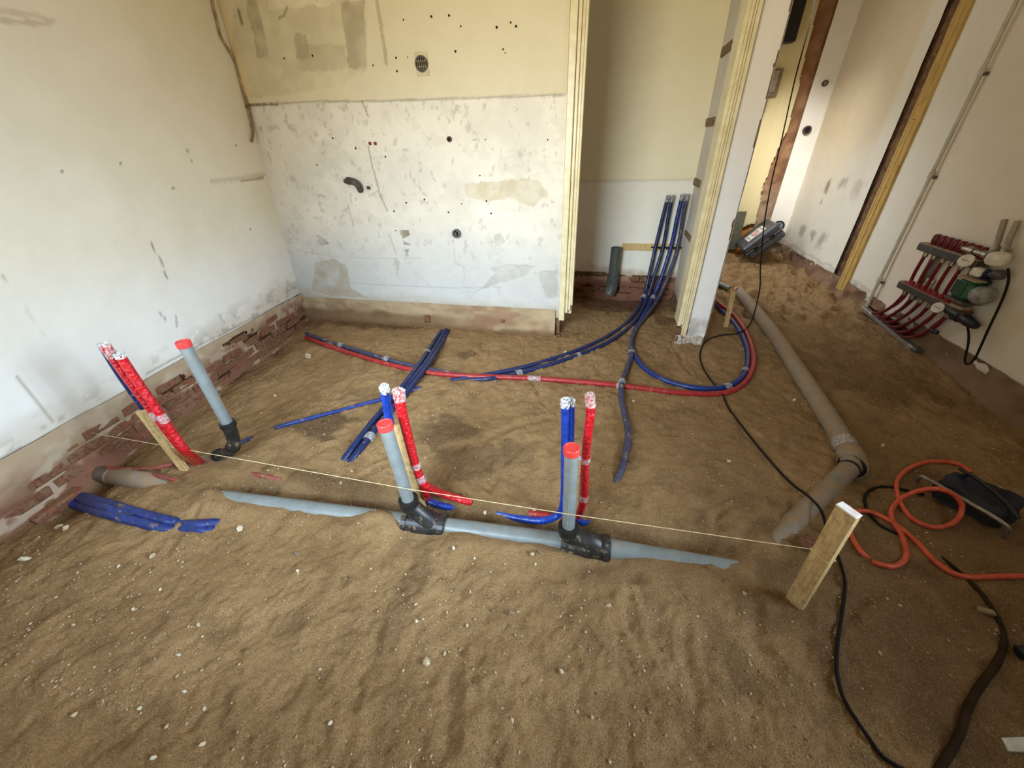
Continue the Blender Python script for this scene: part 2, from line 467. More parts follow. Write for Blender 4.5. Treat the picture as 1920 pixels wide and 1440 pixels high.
def smooth_path(P, step=.02):
    P = [np.array(p, float) for p in P]
    Q = [2*P[0]-P[1]]+P+[2*P[-1]-P[-2]]
    out = []
    for i in range(1, len(Q)-2):
        a, b, c, d = Q[i-1], Q[i], Q[i+1], Q[i+2]
        n = max(2, int(np.linalg.norm(c-b)/step))
        for k in range(n):
            t = k/n
            out.append(.5*((2*b)+(c-a)*t+(2*a-5*b+4*c-d)*t*t+(3*b-a-3*c+d)*t**3))
    out.append(Q[-2]); return out
def gpath(px, r, lift=.75, step=.03, dz=None):
    """path on the sand through pixel points; r*lift = height of the axis above the sand"""
    P = []
    for i, p in enumerate(px):
        e = r*lift+(p[2] if len(p) > 2 else 0)
        P.append(G(p[0], p[1], e))
    return smooth_path(P, step)
def rotz(a): return np.array([[math.cos(a), -math.sin(a), 0], [math.sin(a), math.cos(a), 0], [0, 0, 1]])
def basis(z, xhint=(1, 0, 0)):
    z = unit(z); x = unit(np.array(xhint)-z*np.dot(xhint, z)); y = np.cross(z, x)
    return np.array([x, y, z]).T
def tapewrap(path, i, r, w=.03, n=12):
    p = np.array(path[i]); q = np.array(path[min(i+1, len(path)-1)]) if i+1 < len(path) else 2*p-np.array(path[i-1])
    t = unit(q-p)
    return MB().tube([p-t*w/2, p-t*w/4, p+t*w/4, p+t*w/2], [r, r*1.06, r*1.04, r], n, False)
def nearest(path, pt):
    d = [np.linalg.norm(np.array(p)-np.array(pt)) for p in path]; return int(np.argmin(d))

# ------------------------------------------------------------------ floor
xs = np.concatenate([np.arange(-3.1, 2.6, .0095)])
ys = [-.8]
while ys[-1] < 6.35: ys.append(ys[-1]+.007+.0032*max(0, ys[-1]))
ys = np.array(ys)
X, Y = np.meshgrid(xs, ys)
Z = ground(X, Y)
nx, ny = len(xs), len(ys)
me = bpy.data.meshes.new('floor')
V = np.stack([X, Y, Z], -1).reshape(-1, 3)
ii = (np.arange(ny-1)[:, None]*nx+np.arange(nx-1)[None, :]).reshape(-1)
Fq = np.stack([ii, ii+1, ii+nx+1, ii+nx], -1)
me.vertices.add(len(V)); me.vertices.foreach_set('co', V.ravel())
me.loops.add(Fq.size); me.loops.foreach_set('vertex_index', Fq.ravel().astype(np.int32))
me.polygons.add(len(Fq)); me.polygons.foreach_set('loop_start', np.arange(0, Fq.size, 4, dtype=np.int32))
me.polygons.foreach_set('use_smooth', np.ones(len(Fq), bool))
me.update(calc_edges=True)
damp_shade = np.zeros_like(X)
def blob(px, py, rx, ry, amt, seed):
    global damp_shade
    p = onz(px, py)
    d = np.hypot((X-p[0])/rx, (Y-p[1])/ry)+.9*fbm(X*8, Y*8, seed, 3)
    damp_shade = np.maximum(damp_shade, amt*sst(1.1, .65, d))
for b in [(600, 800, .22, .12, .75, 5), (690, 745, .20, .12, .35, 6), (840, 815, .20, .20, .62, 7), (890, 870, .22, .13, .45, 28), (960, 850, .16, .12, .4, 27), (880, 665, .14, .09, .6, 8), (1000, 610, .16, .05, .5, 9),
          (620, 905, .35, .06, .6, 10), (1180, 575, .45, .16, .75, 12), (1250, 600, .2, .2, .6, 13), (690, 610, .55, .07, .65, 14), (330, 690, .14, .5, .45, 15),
          (1640, 700, .4, .5, .35, 16), (1760, 1200, .7, .45, .42, 19), (1800, 1000, .5, .4, .35, 20), (760, 1130, .05, .22, .35, 17), (960, 1000, .5, .05, .45, 18)]: blob(*b)  # damp patches; the right foreground blobs also paint its shade into the sand
s_, t_ = drain_s(X, Y)
damp_shade = np.maximum(damp_shade, .75*np.exp(-((t_-.085)/.06)**2)*sst(0, .1, s_)*sst(2.6, 2.3, s_)*(.7+.6*vnoise(X*7, Y*7, 99)))  # contact shade in the trench painted as darker sand
damp_shade = np.clip(damp_shade, 0, 1)
red = np.clip(sst(.35, .0, X-left_x(Y, 0))*(.6+.9*fbm(X*5, Y*5, 61, 3)), 0, .85)
red = np.maximum(red, np.clip(sst(3.6, 3.95, Y)*sst(.8, .7, X)*(.8+.5*fbm(X*6, Y*6, 62, 3)), 0, .9))
for nm, arr in (('damp_shade', damp_shade), ('red', red)):
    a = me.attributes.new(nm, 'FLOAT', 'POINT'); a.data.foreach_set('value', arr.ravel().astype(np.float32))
me.materials.append(M_SAND)
floor = bpy.data.objects.new('floor', me); COL.objects.link(floor); struct(floor)

# ------------------------------------------------------------------ plastered walls
def plaster(name, o, u, v, nrm, U, Vv, res, fn, parent=None):
    """displaced, vertex-coloured plaster skin; fn(a, b) -> (disp, colour, keep)"""
    na, nb = int((U[1]-U[0])/res)+1, int((Vv[1]-Vv[0])/res)+1
    A, B = np.meshgrid(np.linspace(*U, na), np.linspace(*Vv, nb))
    disp, col, keep = fn(A, B)
    P = np.array(o)+A[..., None]*np.array(u)+B[..., None]*np.array(v)+disp[..., None]*np.array(nrm)
    me = bpy.data.meshes.new(name)
    i0 = (np.arange(nb-1)[:, None]*na+np.arange(na-1)[None, :])
    k = keep[:-1, :-1] & keep[1:, :-1] & keep[:-1, 1:] & keep[1:, 1:]
    ii = i0[k]
    Fq = np.stack([ii, ii+1, ii+na+1, ii+na], -1)
    if np.dot(np.cross(u, v), nrm) < 0: Fq = Fq[:, ::-1]
    me.vertices.add(P.shape[0]*P.shape[1]); me.vertices.foreach_set('co', P.ravel())
    me.loops.add(Fq.size); me.loops.foreach_set('vertex_index', np.ascontiguousarray(Fq).ravel().astype(np.int32))
    me.polygons.add(len(Fq)); me.polygons.foreach_set('loop_start', np.arange(0, Fq.size, 4, dtype=np.int32))
    me.polygons.foreach_set('use_smooth', np.ones(len(Fq), bool))
    me.update(calc_edges=True)
    at = me.attributes.new('col', 'FLOAT_COLOR', 'POINT')
    at.data.foreach_set('color', np.concatenate([col, np.ones(col.shape[:2]+(1,))], -1).astype(np.float32).ravel())
    me.materials.append(M_PLASTER)
    ob = bpy.data.objects.new(name, me); COL.objects.link(ob)
    if parent is not None: ob.parent = parent
    else: struct(ob)
    return ob
def mixc(c, m, t): return c*(1-m[..., None])+np.array(t)*m[..., None]
CREAM = np.array(lin((228, 222, 206))); WHITE = np.array(lin((224, 221, 212))); DIRT = np.array(lin((150, 130, 104)))

# --- left wall: slightly leaning, plaster ends raggedly above a brick footing
def left_fn(a, b):      # a = y, b = z
    n = fbm(a*2, b*2, 5, 4)
    disp = .010*fbm(a*1.3, b*1.3, 2, 2)+.004*fbm(a*7, b*7, 8, 3)
    c = np.broadcast_to(CREAM, a.shape+(3,)).copy()
    c = mixc(c, np.clip(.25+.5*n, 0, .35), lin((214, 204, 180)))
    c = mixc(c, .8*sst(1.1, .5, b), lin((232, 231, 228)))  # whiter low down: window sky light painted into the plaster
    zb = .15+.028*a+.05*fbm(a*3.5, a*0+3, 66, 3)
    low = sst(.26, .03, b-zb+.12*fbm(a*6, b*6, 9, 3))
    c = mixc(c, .5*low, lin((182, 166, 142)))
    c = mixc(c, .5*sst(.14, .26, fbm(a*13, b*24, 19, 4))*sst(.26, .06, b-zb), lin((140, 128, 112)))
    def line(pts, w, amt, colr, dip=0):
        nonlocal c, disp
        q = [onl(*p) for p in pts]; d = seg_dist(a, b, [(p[1], p[2]) for p in q])
        m = amt*sst(w, w*.4, d+.4*w*vnoise(a*40, b*40, 3))
        c = mixc(c, m, colr); disp = disp-dip*m
    line([(398, 340), (440, 336), (497, 327)], .02, .28, lin((140, 122, 92)), .003)
    line([(455, 340), (495, 333)], .010, .6, lin((112, 96, 74)), .006)
    line([(0, 20), (60, 28), (100, 38)], .014, .35, lin((160, 142, 108)), .002)
    line([(0, 38), (60, 43), (95, 44)], .012, .4, lin((150, 132, 100)), .002)
    line([(5, 515), (30, 545), (60, 590), (95, 640)], .006, .45, lin((140, 128, 106)), .003)
    line([(30, 705), (70, 755), (100, 790)], .007, .55, lin((140, 128, 106)), .003)
    line([(215, 455), (225, 475)], .006, .7, lin((110, 96, 76)), .003)
    line([(283, 455), (303, 490), (315, 522)], .007, .75, lin((116, 102, 82)), .004)
    line([(298, 585), (312, 600)], .008, .6, lin((110, 100, 90)), .003)
    line([(330, 592), (332, 612)], .008, .6, lin((110, 100, 90)), .003)
    line([(410, 590), (420, 605)], .008, .5, lin((110, 100, 90)), .003)
    line([(275, 700), (310, 680), (540, 563)], .008, .6, lin((136, 122, 106)), .004)
    line([(60, 850), (175, 795), (260, 745)], .008, .5, lin((136, 122, 106)), .004)
    for p in [(118, 322), (228, 307), (325, 352), (352, 283), (360, 302), (444, 273), (470, 430), (545, 420)]:
        q = onl(*p); d = np.hypot(a-q[1], b-q[2]); c = mixc(c, .8*sst(.011, .006, d), lin((92, 78, 60)))
    keep = b > zb
    # lip at the broken edge
    disp = disp+.004*sst(.03, .0, b-zb)
    return disp, c, keep
wl = plaster('wall_left', (LC, 0, 0), (-.102, 1, 0), (.07, 0, 1), unit([1, .102, -.07]), (-.8, 3.06), (-.05, 2.78), .012, left_fn)
MB().add([(left_x(y, z)-.022+dx, y, z) for dx in (0, -.25) for y, z in ((-.8, -.4), (3.4, -.4), (3.4, 2.8), (-.8, 2.8))],
         [(0, 1, 2, 3), (7, 6, 5, 4), (0, 4, 5, 1), (1, 5, 6, 2), (2, 6, 7, 3), (3, 7, 4, 0)]).build('masonry_core', M_MORTAR, wl)

# bricks: one shared worn brick mesh per kind
def brick_mesh(L=.20, Dp=.06, Hh=.052):
    mb = MB().box((0, 0, 0), (L, Dp, Hh), None, .007)
    rr = np.random.default_rng(3)
    mb.v = [tuple(np.array(p)+rr.normal(0, .0022, 3)) for p in mb.v]
    me = bpy.data.meshes.new('brick'); me.from_pydata(mb.v, [], mb.f); me.materials.append(M_BRICK); me.update(); return me
BRICK = brick_mesh()
def brick(parent, loc, ang=0, sc=(1, 1, 1), roll=0):
    o = bpy.data.objects.new('brick', BRICK); COL.objects.link(o); o.parent = parent
    o.location = loc; o.rotation_euler = (roll, 0, ang); o.scale = sc
    return o
rb = np.random.default_rng(12)
for row in range(4):
    z = .125-.064*row; y = .25+.1*(row % 2)
    while y < 3.0:
        L = rb.uniform(.92, 1.02); zz = z+.024*y
        brick(wl, (left_x(y, zz)-.014+rb.uniform(-.006, .008)+.010*row, y, zz), math.pi/2+.102+rb.uniform(-.015, .015), (L, 1, rb.uniform(.9, 1.02)))
        y += .212
def foot_fn(a, b):      # dirty render and sand clinging to the footing; bricks show where it has come off
    n = fbm(a*2.6, b*7, 511, 4)
    disp = .022+.022*fbm(a*5, b*8, 513, 4)+.05*sst(.10, -.18, b)
    c = np.broadcast_to(np.array(lin((172, 150, 124))), a.shape+(3,)).copy()
    c = mixc(c, sst(.20, .02, b-.026*a+.06*fbm(a*6, b*8, 515, 3)), lin((124, 92, 68)))
    c = mixc(c, .85*sst(-.02, .2, fbm(a*3, b*5, 517, 4))*sst(.18, .05, b-.03*a), lin((116, 76, 60)))
    c = mixc(c, .6*sst(.12, .25, fbm(a*9, b*12, 519, 3)), lin((182, 166, 144)))
    c = mixc(c, sst(-.02, -.12, b)*.8, lin((120, 92, 64)))
    hole = (n > .44+.7*np.abs(b-.02-.03*a)-.08*sst(1.4, 2.2, a)) & (b < .16+.03*a)
    return disp, c, ~hole
plaster('footing_render', (LC, 0, 0), (-.102, 1, 0), (.07, 0, 1), unit([1, .102, -.07]), (-.3, 3.03), (-.32, .27), .012, foot_fn, wl)
# two bricks that stick out at the bottom left corner of the floor
for (px, py, a, s) in ((40, 1000, 1.45, 1.35), (22, 1052, 1.25, 1.2), (95, 945, 1.6, 1.1)):
    p = onl(px, py, .02); brick(wl, (p[0]+.02, p[1], p[2]-.01), a, (s, 1.6, s*1.1), .15)

# --- back wall with door jamb edge, plain plaster above z 1.70, stripped tile bed below
def back_fn(a, b):      # a = x, b = z ; displacement towards -y
    disp = .006*fbm(a*1.5, b*1.5, 12, 2)+.003*fbm(a*8, b*8, 18, 3)
    P = lambda px, py: (lambda q: (q[0], q[2]))(ony(px, py, YB))
    zs = 1.735-.021*(a+2.72)+.006*fbm(a*14, a*0, 7, 2)
    upm = sst(-.006, .006, b-zs)
    disp = disp+.009*upm
    c = np.broadcast_to(np.array(lin((228, 222, 208))), a.shape+(3,)).copy()
    c = mixc(c, upm, lin((216, 206, 178)))
    c = mixc(c, (1-upm)*np.clip(.25+1.0*fbm(a*3.3, b*3.3, 31, 5, .6), 0, .55), lin((208, 202, 190)))
    c = mixc(c, (1-upm)*.16*sst(.22, .42, fbm(a*8, b*11, 37, 5, .65)), lin((176, 168, 152)))
    c = mixc(c, (1-upm)*.35*sst(.40, .48, fbm(a*23, b*17, 39, 4, .6)), lin((150, 140, 124)))
    c = mixc(c, .75*sst(1.05, .40, b), lin((184, 187, 187)))  # greyer low down: falloff of the window light painted into the wall
    def poly(pts, amt, colr, dip=0, soft=.012, seed=1):
        nonlocal c, disp
        q = [P(*p) for p in pts]
        x0, x1 = min(p[0] for p in q), max(p[0] for p in q); z0, z1 = min(p[1] for p in q), max(p[1] for p in q)
        ins = np.zeros(a.shape, bool); j = len(q)-1
        A_ = a+.020*fbm(a*18, b*18, seed, 3); B_ = b+.020*fbm(a*18, b*18, seed+9, 3)
        for i in range(len(q)):
            (xi, zi), (xj, zj) = q[i], q[j]
            ins ^= ((zi > B_) != (zj > B_)) & (A_ < (xj-xi)*(B_-zi)/(zj-zi+1e-12)+xi); j = i
        m = amt*ins*np.clip(.75+.8*fbm(a*13, b*13, seed+4, 3), .2, 1)
        c = mixc(c, m, colr); disp = disp-dip*ins
    def line(pts, w, amt, colr, dip=0):
        nonlocal c, disp
        d = seg_dist(a, b, [P(*p) for p in pts]); m = amt*sst(w, w*.35, d+.5*w*vnoise(a*50, b*50, 4))
        c = mixc(c, m, colr); disp = disp-dip*m
    GR = lin((158, 148, 122))
    poly([(440, 0), (690, 0), (690, 130), (640, 160), (470, 185), (440, 100)], .45, lin((184, 172, 140)), 0, seed=3)
    poly([(462, 0), (482, 0), (507, 110), (485, 112)], .75, GR, .003, seed=11)
    poly([(552, 64), (575, 64), (582, 108), (558, 110)], .7, GR, .003, seed=21)
    poly([(640, 0), (682, 0), (688, 130), (655, 128)], .7, GR, .003, seed=31)
    poly([(560, 85), (650, 82), (650, 128), (560, 132)], .4, GR, 0, seed=41)
    poly([(503, 0), (630, 0), (628, 10), (503, 18)], .9, lin((226, 218, 190)), -.003, seed=51)
    poly([(560, 138), (655, 130), (655, 185), (575, 192), (560, 160)], .5, lin((224, 212, 178)), -.002, seed=61)
    line([(708, 0), (714, 40), (722, 90), (726, 120)], .018, .55, lin((150, 138, 108)), .004)
    line([(420, 0), (436, 70), (452, 120), (470, 190)], .045, .5, lin((226, 202, 146)), -.003)
    line([(449, 20), (456, 45)], .014, .8, lin((110, 92, 62)), .004)
    line([(540, 15), (534, 30), (525, 34)], .010, .6, lin((120, 104, 76)), .003)
    line([(469, 197), (560, 192), (600, 190), (700, 190), (800, 187), (1060, 178)], .008, .55, lin((140, 126, 100)), .002)
    line([(468, 197), (520, 196)], .012, .7, lin((96, 78, 54)), .003)
    line([(679, 190), (683, 200), (690, 217)], .008, .7, lin((122, 108, 84)), .003)
    line([(690, 275), (698, 312), (706, 340), (712, 365), (726, 395)], .007, .8, lin((140, 126, 102)), .004)
    line([(652, 385), (663, 425)], .008, .45, lin((150, 142, 126)), .002)
    line([(730, 440), (742, 475), (745, 520)], .008, .5, lin((160, 152, 136)), .003)
    line([(850, 450), (854, 495), (870, 500), (870, 530)], .007, .5, lin((172, 164, 150)), .003)
    line([(874, 450), (870, 480)], .006, .4, lin((172, 164, 150)), .003)
    line([(560, 470), (620, 480), (700, 485), (790, 484)], .006, .4, lin((170, 162, 146)), .002)
    line([(650, 530), (760, 537), (860, 540), (940, 538)], .006, .5, lin((150, 150, 150)), .002)
    for pts, amt, colr, sd in (([(872, 345), (1010, 335), (1028, 365), (1000, 390), (960, 372), (900, 378), (875, 365)], .75, lin((196, 182, 150)), 71),
                               ([(590, 495), (625, 485), (650, 500), (655, 540), (690, 560), (620, 555), (585, 545)], .75, lin((166, 154, 132)), 81),
                               ([(920, 505), (960, 495), (1005, 500), (985, 520), (945, 530), (900, 545), (880, 560), (930, 515)], .7, lin((170, 164, 154)), 91),
                               ([(1010, 508), (1045, 505), (1048, 560), (1022, 560)], .6, lin((164, 158, 148)), 101),
                               ([(738, 485), (750, 490), (748, 510), (738, 508)], .6, lin((168, 160, 146)), 111),
                               ([(927, 440), (942, 440), (944, 458), (930, 462)], .55, lin((170, 164, 152)), 121),
                               ([(748, 432), (765, 432), (768, 440), (756, 446)], .9, lin((132, 122, 104)), 131),
                               ([(640, 195), (652, 193), (652, 205), (642, 206)], .7, lin((170, 152, 116)), 141),
                               ([(755, 453), (768, 458), (768, 462), (757, 459)], .9, lin((124, 116, 104)), 151),
                               ([(757, 468), (765, 469), (764, 482), (760, 482)], .9, lin((124, 116, 104)), 161),
                               ([(585, 365), (612, 368), (600, 372)], .7, lin((150, 138, 112)), 171),
                               ([(590, 440), (616, 455), (600, 462)], .6, lin((130, 120, 100)), 181)):
        poly(pts, amt, colr, .004, seed=sd)
    zb = .215-.022*(a+2.85)+.020*fbm(a*6, a*0+1, 67, 3)
    c = mixc(c, .55*sst(.15, .0, b-zb+.06*fbm(a*9, b*9, 44, 3)), lin((168, 152, 122)))
    keep = b > zb
    return disp, c, keep
wb = plaster('wall_back', (0, YB, 0), (1, 0, 0), (0, 0, 1), (0, -1, 0), (-2.97, -.318), (.1, 2.78), .0085, back_fn)
MB().box((-1.66, YB+.075, 1.2), (2.70, .11, 3.2)).build('masonry_core', M_MORTAR, wb)
# rough mortar ledge under the plaster and the few bricks that show in it
def ledge_fn(a, b):
    disp = .012+.016*fbm(a*6, b*9, 201, 4)+.02*sst(.14, -.02, b)
    c = np.broadcast_to(np.array(lin((178, 158, 126))), a.shape+(3,)).copy()
    c = mixc(c, np.clip(.45+.9*fbm(a*5, b*10, 203, 4), 0, 1), lin((140, 112, 82)))
    c = mixc(c, .45*sst(.16, .30, fbm(a*4, b*6, 205, 4)), lin((136, 98, 76)))
    c = mixc(c, .8*sst(-.6, -1.6, a)*sst(.145, .10, b+.03*fbm(a*5, b*5, 209, 3)), lin((112, 86, 58)))
    c = mixc(c, sst(.06, .0, b+.03*fbm(a*9, b*9, 207, 3))*.9, lin((108, 80, 52)))
    return disp, c, b > -.2
plaster('mortar_ledge', (0, YB, 0), (1, 0, 0), (0, 0, 1), (0, -1, 0), (-2.93, -.345), (-.12, .235), .012, ledge_fn, wb)
for (px, py, a, s, rl) in ((803, 596, 0, (.30, 1, 1.35), 0), (770, 612, 0, (.6, 1, .9), 0), (1047, 630, 0, (.22, 1, .8), 0), (944, 600, 0, (.16, 1, .5), 0), (562, 574, 0, (.24, 1, 1.1), 0), (700, 611, 0, (.9, 1, .7), 0)):
    p = ony(px, py, YB); brick(wb, (p[0], YB-.004, p[2]), a, s, rl)
# end reveal of the back wall inside the door
MB().box((-.262, YB+.06, 1.5), (.09, .09, 2.6)).build('wall_reveal', simple('reveal_paint', lin((214, 206, 184)), lin((196, 188, 164)), .8, scale=6), wb)

# drill holes and old wall plugs: little dark dimples, joined
mb = MB()
for px, py, r in ((758, 38, 3), (810, 32, 4), (843, 30, 4), (865, 50, 3), (932, 52, 4), (958, 43, 3), (968, 50, 4), (744, 109, 4), (765, 108, 4), (746, 134, 4), (768, 134, 4), (855, 97, 4), (944, 93, 3),
                  (624, 259, 4), (667, 278, 4), (723, 294, 4), (776, 294, 4), (701, 123, 3), (801, 330, 3), (900, 329, 3), (762, 380, 4), (796, 374, 4), (866, 382, 3), (912, 377, 4), (739, 396, 4), (841, 398, 4), (921, 400, 4),
                  (594, 309, 3), (889, 262, 2), (910, 262, 2), (1027, 262, 3), (451, 84, 4), (535, 110, 3), (588, 105, 4), (742, 432, 3), (948, 100, 2)):
    p = ony(px, py, YB); mb.cyl((p[0], YB-.0035-.009*(p[2] > 1.7), p[2]), (p[0], YB+.01, p[2]), r*.0017, r*.0014, 8)
o = mb.build('drill_holes', M_DARK, wb); o['kind'] = 'stuff'
mb = MB()
for px, py in ((694, 269), (704, 269)):
    p = ony(px, py, YB); mb.cyl((p[0], YB-.006, p[2]), (p[0], YB+.01, p[2]), .012, .012, 8)
o = mb.build('wall_plugs', simple('dark_red_plug', lin((124, 34, 30)), None, .7), wb); o['kind'] = 'stuff'

# --- closet (alcove) walls
def alc_fn(a, b):
    disp = .005*fbm(a*2, b*2, 301, 3)
    c = np.broadcast_to(np.array(lin((234, 231, 218))), a.shape+(3,)).copy()
    c = mixc(c, sst(1.10, 1.12, b+.006*fbm(a*9, b*9, 2, 2)), lin((232, 224, 194)))
    c = mixc(c, .35*sst(.02, .0, np.abs(b-1.11+.004*fbm(a*12, b*0, 4, 2))), lin((168, 160, 136)))
    zb = .235+.018*fbm(a*7, a*0+2, 311, 3)+.02*sst(.2, -.1, a)
    c = mixc(c, .7*sst(.10, .0, b-zb+.08*fbm(a*8, b*8, 305, 3)), lin((176, 146, 122)))
    disp = disp+.004*sst(1.11, 1.10, b)
    return disp, c, b > zb
wa = plaster('wall_alcove_back', (0, YA, 0), (1, 0, 0), (0, 0, 1), (0, -1, 0), (-.40, .76), (.15, 2.78), .0115, alc_fn)
MB().box((.2, YA+.08, 1.2), (1.3, .12, 3.2)).build('masonry_core', M_MORTAR, wa)
for row in range(4):
    z = .205-.062*row; x = -.33+.1*(row % 2)
    while x < .74:
        brick(wa, (x, YA+.010+rb.uniform(-.006, .004), z), rb.uniform(-.012, .012), (rb.uniform(.95, 1.02), 1, rb.uniform(.95, 1.06))); x += .21
def smear_fn(a, b):
    n = fbm(a*5, b*12, 611, 4)
    disp = .024+.010*fbm(a*8, b*10, 613, 3)
    c = np.broadcast_to(np.array(lin((134, 92, 74))), a.shape+(3,)).copy()
    c = mixc(c, np.clip(.4+1.2*fbm(a*6, b*8, 615, 3), 0, 1), lin((108, 70, 52)))
    c = mixc(c, .8*sst(.14, .21, b+.05*fbm(a*7, b*7, 617, 3)), lin((168, 134, 112)))
    c = mixc(c, .5*sst(.02, -.04, b), lin((92, 66, 46)))
    return disp, c, n < .10+.5*np.abs(b-.08)
plaster('footing_smear', (0, YA, 0), (1, 0, 0), (0, 0, 1), (0, -1, 0), (-.40, .745), (-.12, .235), .012, smear_fn, wa)
def alr_fn(a, b):       # a = y, b = z on the right closet wall (faces -x)
    disp = .004*fbm(a*3, b*3, 321, 3)
    c = np.broadcast_to(np.array(lin((212, 206, 194))), a.shape+(3,)).copy()
    c = mixc(c, np.clip(.3+.6*fbm(a*4, b*4, 323, 3), 0, .5), lin((196, 188, 172)))
    zb = .10+.03*fbm(a*6, a*0, 325, 2)
    c = mixc(c, .7*sst(.16, .0, b-zb), lin((150, 132, 110)))
    return disp, c, b > zb
wp = plaster('wall_partition', (XA, 0, 0), (0, 1, 0), (0, 0, 1), (-1, 0, 0), (3.02, 4.12), (.0, 2.78), .0125, alr_fn)
MB().box((XA+.056, 3.59, 1.2), (.096, 1.10, 3.2)).build('masonry_core', M_MORTAR, wp)
def pil_fn(a, b):       # white front face of the partition end, faces -y
    disp = .004*fbm(a*6, b*3, 331, 3)
    c = np.broadcast_to(np.array(lin((226, 224, 222))), a.shape+(3,)).copy()
    c = mixc(c, .45*sst(1.2, 1.6, b+.1*fbm(a*5, b*5, 2, 2)), lin((230, 214, 190)))
    c = mixc(c, .8*sst(.26, .20, b+.03*fbm(a*20, b*20, 333, 2))*np.clip(.5+1.2*fbm(a*16, b*16, 335, 3), 0, 1), lin((160, 152, 142)))
    edge = .846+.004*fbm(b*9, b*0+5, 337, 3)-.010*(np.abs(b-.92) < .02)-.006*sst(.02, .0, np.abs(b-1.75))
    return disp, c, (a < edge)
plaster('plaster_face', (0, 3.0, 0), (1, 0, 0), (0, 0, 1), (0, -1, 0), (.69, .852), (.07, 2.78), .006, pil_fn, wp)
def par_fn(a, b):
    disp = .004*fbm(a*3, b*3, 341, 3)
    c = np.broadcast_to(np.array(lin((222, 214, 196))), a.shape+(3,)).copy()
    return disp, c, b > .06+.03*fbm(a*5, a*0, 343, 2)
plaster('hall_face', (.852, 0, 0), (0, 1, 0), (0, 0, 1), (1, 0, 0), (3.0, 4.60), (.0, 2.78), .03, par_fn, wp)
MB().box((.775, 3.025, 1.4), (.15, .035, 2.7)).build('end_core', M_MORTAR, wp)
# crumbled foot of the partition: mortar lump and broken bricks
mb = MB()
rr = np.random.default_rng(5)
for k in range(9):
    x = .66+.02*k; h = rr.uniform(.06, .10)
    mb.box((x+rr.uniform(-.01, .01), 3.035+rr.uniform(-.02, .02), h/2-.03), (.05, .10, h+.06), rotz(rr.uniform(-.3, .3)), .012)
mb.build('mortar_lump', simple('pale_mortar', lin((196, 188, 176)), lin((160, 148, 130)), .92, scale=30, bump=.7, bscale=60, bdist=.01), wp)
brick(wp, (.672, 3.02, .115), .15, (.42, 1.1, 1.0)); brick(wp, (.668, 3.03, .055), .3, (.40, 1.2, 1.0)); brick(wp, (.70, 3.15, .03), 1.5, (.8, 1, 1))
# notches left by old shelf bearers
for (px, py, w, h, a) in ((1364, 91, .15, .055, .38), (1333, 228, .15, .055, -.05), (1308, 343, .15, .055, -.28), (1291, 443, .14, .045, -.25)):
    p = onx(px, py, XA-.002)
    m_ = MB(); rr2 = np.random.default_rng(int(px))
    B_ = np.array([[0, 0, 1], [1, 0, 0], [0, 1, 0]])
    Rm = np.array([[1, 0, 0], [0, math.cos(a*0), -math.sin(a*0)], [0, math.sin(a*0), math.cos(a*0)]])
    m_.box((XA-.004, p[1]+.02, p[2]), (.014, .30, h), Rm, .004)
    m_.v = [tuple(np.array(q)+rr2.normal(0, .0035, 3)) for q in m_.v]
    m_.build('shelf_notch', simple('notch_rubble', lin((146, 122, 92)), lin((96, 70, 48)), .95, scale=60, bump=.8, bscale=90, bdist=.008), wp)

# --- door frame left (trim_1) and right (trim_2): stacked mouldings
def strips(name, specs, mat):
    root = bpy.data.objects.new(name, None); COL.objects.link(root); root['kind'] = 'structure'
    for (x0, x1, y0, y1, z0, z1) in specs:
        MB().box(((x0+x1)/2, (y0+y1)/2, (z0+z1)/2), (x1-x0, y1-y0, z1-z0), None, .004).build('moulding_strip', mat, root)
    return root
strips('trim_1', [(-.314, -.268, YB-.035, YB+.09, .150, 2.75), (-.266, -.244, YB-.022, YB+.10, .215, 2.75), (-.243, -.222, YB-.012, YB+.11, .235, 2.75), (-.221, -.206, YB-.030, YB+.02, .285, 2.75)], M_FRAME)
strips('trim_2', [(.628, .652, 2.985, 3.16, .165, 2.75), (.651, .666, 2.972, 3.10, .18, 2.75), (.667, .682, 2.980, 3.08, .09, 2.75), (.683, .704, 2.972, 3.05, .085, 2.75)], M_FRAME)

